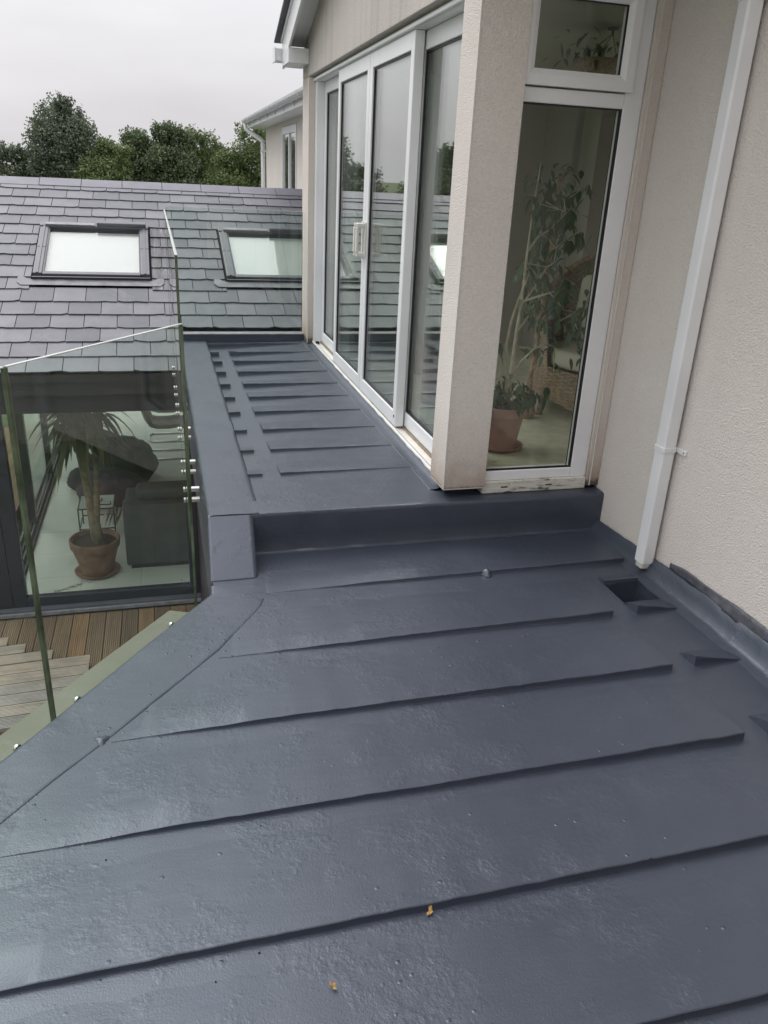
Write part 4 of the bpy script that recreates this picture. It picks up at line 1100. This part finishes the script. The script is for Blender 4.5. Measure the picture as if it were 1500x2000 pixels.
# ================================================================ GLASS BALUSTRADE
bal_group = 'glass balustrade panels along the roof edge'
def glass_panel(p0, p1, zb, zt, label, stations=(), bz=(.0, -.06), th=.010, inner=.06, ex=None):
    """p0 near, p1 far plan points; stations: distances from p0 where standoff pairs sit"""
    p0, p1 = Vector((*p0, 0)), Vector((*p1, 0)); d = (p1-p0).normalized(); L = (p1-p0).length
    nrm = Vector((d.y, -d.x, 0))      # towards the deck (right of travel)
    root = empty('glass_balustrade_panel', (p0+p1)/2+Vector((0, 0, zb)), label, 'glass panel', bal_group)
    def bx(a0, a1, n0, n1, z0, z1, name, m, **kw):
        q = [p0+d*a+nrm*n+Vector((0, 0, z)) for z in (z0, z1) for (a, n) in ((a0, n0), (a1, n0), (a1, n1), (a0, n1))]
        return MB().hexa(q).build(name, m, root, **kw)
    e = .003
    bx(e, L-e, -th/2, th/2, zb+e, zt-e, 'pane', 'balustrade')
    bx(0, L, -th/2-.0005, th/2+.0005, zt-e, zt, 'polished_edge', 'glass_edge_pale')
    bx(0, e, -th/2-.0005, th/2+.0005, zb, zt-e-.0002, 'green_edge', 'glass_edge')
    bx(L-e, L, -th/2-.0005, th/2+.0005, zb, zt-e-.0002, 'green_edge', 'glass_edge')
    for s in stations:
        for z in bz:
            c = p0+d*s+Vector((0, 0, z))
            b_ = MB(); b_.tube([c-nrm*(th/2+.001), c-nrm*(th/2+.012)], .0135, 16).tube([c+nrm*(th/2+.001), c+nrm*inner], .0135, 16)
            o = b_.build('standoff_bolt', 'chrome', root, bevel=.002); smooth_angle(o, 40)
    return root
# along the upper deck, x = .066
GX = .066
segs = [(3.40, 4.475, [.39, .80]), (4.49, 5.57, [.33, .88]), (5.585, 6.665, [.27, .92]), (6.68, 7.285, [.50])]
labs = ['upright glass panel of the upper deck edge, nearest the kerb end', 'second glass panel from the near end of the upper deck edge',
        'third glass panel from the near end of the upper deck edge', 'short glass panel at the far corner against the slate roof']
for (a, b, st), lb in zip(segs, labs): glass_panel((GX, a), (GX, b), .03, 1.288, lb, st, (.135, .078), .010, .062)
# across the far end
glass_panel((.082, 7.292), (1.232, 7.292), .272, 1.315, 'glass panel across the far end in front of the slates and second roof window', [], ())
# along the diagonal kerb of the lower deck
ddir = Vector((-.586, -.810)); A0 = Vector((.064, 2.955))
tA = .818
A1 = A0+ddir*tA
glass_panel(tuple(A1), tuple(A0), -.10, 1.094, 'large glass panel along the diagonal kerb in front of the lower room', [.12, .66], (-.070,), .010, .072)
B0 = A1+ddir*.009; B1 = B0+ddir*1.25
glass_panel(tuple(B1), tuple(B0), -.10, 1.094, 'glass panel at the frame edge continuing the diagonal balustrade', [.35, 1.11], (-.070,), .010, .072)
# solid strip for the olive band outside and below the diagonal glass
q0 = A0+ddir*-.02; q1 = A0+ddir*3.2; nrm = Vector((-.810, .586))
a, b, c, d_ = q0+nrm*.012, q1+nrm*.012, q1+nrm*.215, q0+nrm*.15
MB().hexa([(a.x, a.y, -.135), (b.x, b.y, -.135), (c.x, c.y, -.155), (d_.x, d_.y, -.155), (a.x, a.y, -.108), (b.x, b.y, -.108), (c.x, c.y, -.128), (d_.x, d_.y, -.128)]).build(
    'edge_strip', 'olive', None, bevel=.004, label='long olive grey strip below the outside of the diagonal glass balustrade', cat='edging board')

# ================================================================ REAR WING
wing = empty('house_wing', (3.2, 12, -2.6), 'cream rendered flat roofed wing beyond the slate ridge with white gutter and narrow window', 'building')
WGX = 1.90
wl = MB()
wl.box(WGX, 4.6, 7.43, 11.74, -2.6, 2.33).box(WGX, 4.6, 13.11, 15.05, -2.6, 2.33).box(WGX, 4.6, 11.74, 13.11, -2.6, .55).box(WGX, 4.6, 11.74, 13.11, 2.26, 2.33)
wl.box(2.6, 4.6, 11.74, 13.11, .55, 2.26)
wl.build('wall', 'render', wing)
wn = MB(); y0, y1, z0, z1 = 11.75, 13.10, .56, 2.25
wn.box(WGX-.01, WGX+.03, y0, y0+.06, z0, z1).box(WGX-.01, WGX+.03, y1-.06, y1, z0, z1).box(WGX-.008, WGX+.028, y0+.0605, y1-.0605, z0, z0+.09).box(WGX-.008, WGX+.028, y0+.0605, y1-.0605, z1-.10, z1).box(WGX-.006, WGX+.026, 12.40, 12.48, z0+.0905, z1-.1005)
wno = wn.build('window', 'upvc', wing)
for a_, b_ in ((y0+.06, 12.399), (12.481, y1-.06)): box('pane', WGX+.010, WGX+.015, a_, b_, z0+.09, z1-.10, 'pane', wno)
box('window_back', 2.3, 2.31, y0, y1, z0, z1, 'room_dark', wing)
box('flat_roof', 1.62, 4.7, 7.55, 15.45, 2.42, 2.45, 'ridge', wing)
box('soffit', 1.645, 1.899, 7.55, 15.35, 2.325, 2.345, 'upvc', wing)
box('soffit', 1.90, 4.6, 15.051, 15.35, 2.325, 2.345, 'upvc', wing)
box('fascia', 1.622, 1.6445, 7.55, 15.35, 2.318, 2.419, 'upvc', wing)
box('fascia', 1.6446, 4.6, 15.352, 15.37, 2.318, 2.419, 'upvc', wing)
g_ = MB(); n = 7; pr_ = []
for k in range(n+1):
    t = math.pi*k/n; pr_.append((1.565-.058*math.cos(t), 2.435-.058*math.sin(t)))
for k in range(n, -1, -1):
    t = math.pi*k/n; pr_.append((1.565-.052*math.cos(t), 2.435-.052*math.sin(t)))
g_.prism([(x_, 7.55, z_) for x_, z_ in pr_], (0, 7.75, 0)).build('gutter', 'upvc', wing)
y = 15.1; k = 0
while y > 8.5:
    b_ = MB(); b_.prism([(1.565+(x_-1.565)*1.14, y, 2.435+(z_-2.435)*1.14) for x_, z_ in pr_], (0, .05, 0)).box(1.60, 1.622, y+.01, y+.04, 2.34, 2.40)
    b_.build('gutter_bracket', 'upvc', wing); y -= .82
dpw = MB(); dpw.tube([(1.565, 15.15, 2.38), (1.565, 15.15, 2.30), (1.84, 15.13, 2.13), (1.85, 15.10, 2.05), (1.85, 15.10, -2.5)], .036, 10)
dpw.build('downpipe', 'upvc', wing, smooth=True)
box('pipe_clip', 1.80, 1.899, 15.04, 15.049, 1.95, 1.98, 'upvc', wing)

# ================================================================ TREES
def tree(c, height, rx, ry, crown_z, m, seed, label, n_leaf=9000, leaf_s=.11, shoots=.25, gaps=0.0, crown_low=None):
    n_leaf = int(n_leaf*1.35); leaf_s *= .86; rx *= 1.08
    nr = np.random.RandomState(seed); rr = random.Random(seed)
    root = empty('tree', c, label, 'tree', 'trees beyond the slate roof')
    c = Vector(c); zt = c.z+height
    tr = MB(); base = c.copy(); top = Vector((c.x+rr.uniform(-.3, .3), c.y, crown_z+height*.2))
    tr.tube([base, base.lerp(top, .5)+Vector((rr.uniform(-.15, .15), 0, 0)), top], [height*.035, height*.025, height*.012], 9)
    low = crown_low if crown_low is not None else c.z+height*.18
    cz = (zt+low)/2; rz_ = (zt-low)/2
    cl = []; NC = 170
    for i in range(NC):
        while True:
            a, b, g = nr.uniform(-1, 1, 3)
            if abs(a)**2.7+abs(b)**2.7+abs(g)**2.7 < 1: break
        s = (a*a+b*b+g*g)**.5; k = (.25+.75*s)/max(s, .05)
        taper = 1-.18*max(0, g)
        cl.append((c.x+a*k*rx*.85*taper, c.y+b*k*ry*.85*taper, cz+g*k*rz_*.88, nr.uniform(.14, .30)*min(rx, rz_)+.06))
    for i in range(0, NC, 9):
        q = Vector(cl[i][:3]); s = base.lerp(top, rr.uniform(.4, .95)); tr.tube([s, s.lerp(q, .5)+Vector((0, 0, .1)), q], [.05, .03, .012], 6)
    tr.build('trunk', 'treebark', root, smooth=True)
    cl = np.array(cl); idx = nr.randint(0, len(cl), n_leaf)
    if gaps: keep = nr.rand(len(cl)) > gaps; idx = idx[keep[idx]]
    n = len(idx); dirs = nr.normal(size=(n, 3)); dirs /= np.linalg.norm(dirs, axis=1)[:, None]
    rad = cl[idx, 3]*(nr.rand(n)**.45)
    P = cl[idx, :3]+dirs*rad[:, None]*np.array([1, 1, .85])
    # shoots poking out of the top
    ns = int(n*shoots); top_i = np.argsort(-P[:, 2]+nr.rand(n)*1.2)[:60]
    extra = []
    for k in range(ns//14):
        b0 = P[top_i[nr.randint(len(top_i))]]; dd = np.array([nr.normal()*.25, nr.normal()*.2, 1.0]); Ls = nr.uniform(.25, .8)*height*.09
        for q in range(14): extra.append(b0+dd*Ls*q/14+nr.normal(size=3)*.035*(1+height*.05))
    if extra: P = np.vstack([P, np.array(extra)])
    n = len(P); s = leaf_s*nr.uniform(.45, 1.35, n)
    A = nr.normal(size=(n, 3)); A /= np.linalg.norm(A, axis=1)[:, None]
    B = np.cross(A, nr.normal(size=(n, 3))); B /= np.linalg.norm(B, axis=1)[:, None]
    V = np.stack([P-A*s[:, None]*.6, P+B*s[:, None]*.33, P+A*s[:, None]*.6, P-B*s[:, None]*.33], 1).reshape(-1, 3)
    cen = np.array([c.x, c.y, cz]); V = V-cen
    me = bpy.data.meshes.new('crown'); me.vertices.add(len(V)); me.vertices.foreach_set('co', V.ravel())
    me.loops.add(4*n); me.loops.foreach_set('vertex_index', np.arange(4*n, dtype=np.int32))
    me.polygons.add(n); me.polygons.foreach_set('loop_start', np.arange(0, 4*n, 4, dtype=np.int32))
    me.polygons.foreach_set('loop_total', np.full(n, 4, dtype=np.int32)); me.update(); me.validate()
    me.materials.append(M[m]); o = bpy.data.objects.new('crown', me); col.objects.link(o); o.parent = root
    o.location = Vector(cen)-c
    return root
G = -2.6
tree((-2.55, 28, G), 5.80, 1.10, 1.2, .8, 'leaf_grey', 1, 'tall rounded grey-green tree standing above the row', 21000, .085, .08, .10, .6)
tree((-4.25, 28.6, G), 4.55, .75, 1.0, .5, 'leaf_grey', 2, 'low sparse tree at the left picture edge behind the ridge', 7000, .085, .3, .25, .0)
tree((-3.55, 28.6, G), 4.30, .60, .9, .3, 'leaf_dark', 3, 'small dark bush between the sparse tree and the tall one', 7000, .085, .25, .10, .0)
tree((-1.35, 27, G), 4.70, .95, 1.2, .4, 'leaf_light', 4, 'low green bushy tree just right of the tall tree', 13000, .085, .25, .0, -.2)
tree((-.45, 28, G), 5.05, .95, 1.2, .5, 'leaf_dark', 5, 'dark green tree with feathery shoots left of the middle', 15000, .085, .40, .03, -.2)
tree((.52, 27.5, G), 5.25, .95, 1.2, .5, 'leaf_dark', 6, 'tallest dark green tree of the central row', 15000, .085, .35, .03, -.2)
tree((1.40, 28.5, G), 5.25, .95, 1.2, .5, 'leaf_light', 7, 'bright green rounded tree right of the central row', 14000, .085, .12, .0, -.2)
tree((2.15, 27, G), 4.65, .75, 1.0, .5, 'leaf_light', 8, 'low light green shrub tree in the dip before the wing', 10000, .08, .25, .03, -.2)
tree((3.20, 27.5, G), 5.50, 1.15, 1.4, .7, 'leaf_light', 9, 'rounded green tree partly behind the white downpipe of the wing', 17000, .085, .08, .0, -.2)
tree((-.9, 30, G), 4.6, 1.8, .9, .3, 'leaf_dark', 10, 'broad dark tree filling in behind the left of the central row', 14000, .10, .2, .0, -.4)
tree((1.9, 30.5, G), 4.8, 1.9, .9, .3, 'leaf_dark', 11, 'broad dark tree filling in behind the right of the central row', 14000, .10, .2, .0, -.4)
for k, (x, y, h_, rx, m) in enumerate([(-6.6, 27, 5.0, 1.5, 'leaf_dark'), (-9.2, 26, 5.2, 1.8, 'leaf_light'), (-12.3, 26, 5.0, 1.6, 'leaf_dark'), (-15.2, 24, 5.3, 1.8, 'leaf_grey'), (-18.5, 22, 4.9, 1.9, 'leaf_light'), (-22, 19, 5.2, 2.0, 'leaf_dark')]):
    tree((x, y, G), h_, rx, rx, .5, m, 20+k, 'tree of the outer row mirrored in the sliding door glass, %s from the house' % ['first', 'second', 'third', 'fourth', 'fifth', 'sixth'][k], 9000, .13, .3, .05, -.4)

# ================================================================ SMALL THINGS ON THE DECK
def dead_leaf(c, s, rz, label):
    c = Vector(c); pts = [(-.5, 0, .15), (-.2, .22, .05), (.0, .12, .22), (.3, .30, .30), (.5, .05, .45), (.25, -.15, .10), (.05, -.32, .28), (-.15, -.12, .0)]
    m3 = Matrix.Rotation(rz, 3, 'Z'); vs = [c+m3 @ Vector(p)*s for p in pts]+[c+Vector((0, 0, .10*s))]
    o = MB().add(vs, [(i, (i+1) % 8, 8) for i in range(8)]).build('dry_leaf', 'leaf_yellow', None, fix=False, label=label, cat='leaf', group='yellow leaves on the roof deck')
    s_ = o.modifiers.new('t', 'SOLIDIFY'); s_.thickness = .0008
dead_leaf((.527, 1.268, .004), .026, .8, 'yellow-brown dry leaf caught against the second batten from the bottom')
dead_leaf((.267, 1.132, .011), .022, 2.1, 'small crumpled yellow leaf lying on the open deck near the bottom edge')
gr = MB(); r5 = random.Random(11)
for i in range(70):
    x, y = r5.uniform(-.4, 1.7), r5.uniform(.8, 3.2)
    if r5.random() < .4: x, y = r5.uniform(.2, 1.2), r5.uniform(3.5, 7.0)
    z = zu(x, y) if y > 3.3 else und(x, y)
    s = r5.uniform(.0012, .0028)
    gr.lathe((x, y, z), [(.0001, s*1.3), (s, s*.7), (s*.9, -.001)], 6)
gr.build('grit', 'black_void', None, label='dark specks of grit scattered over the coated roof', cat='grit', kind='stuff')
print('objects', len(bpy.data.objects))
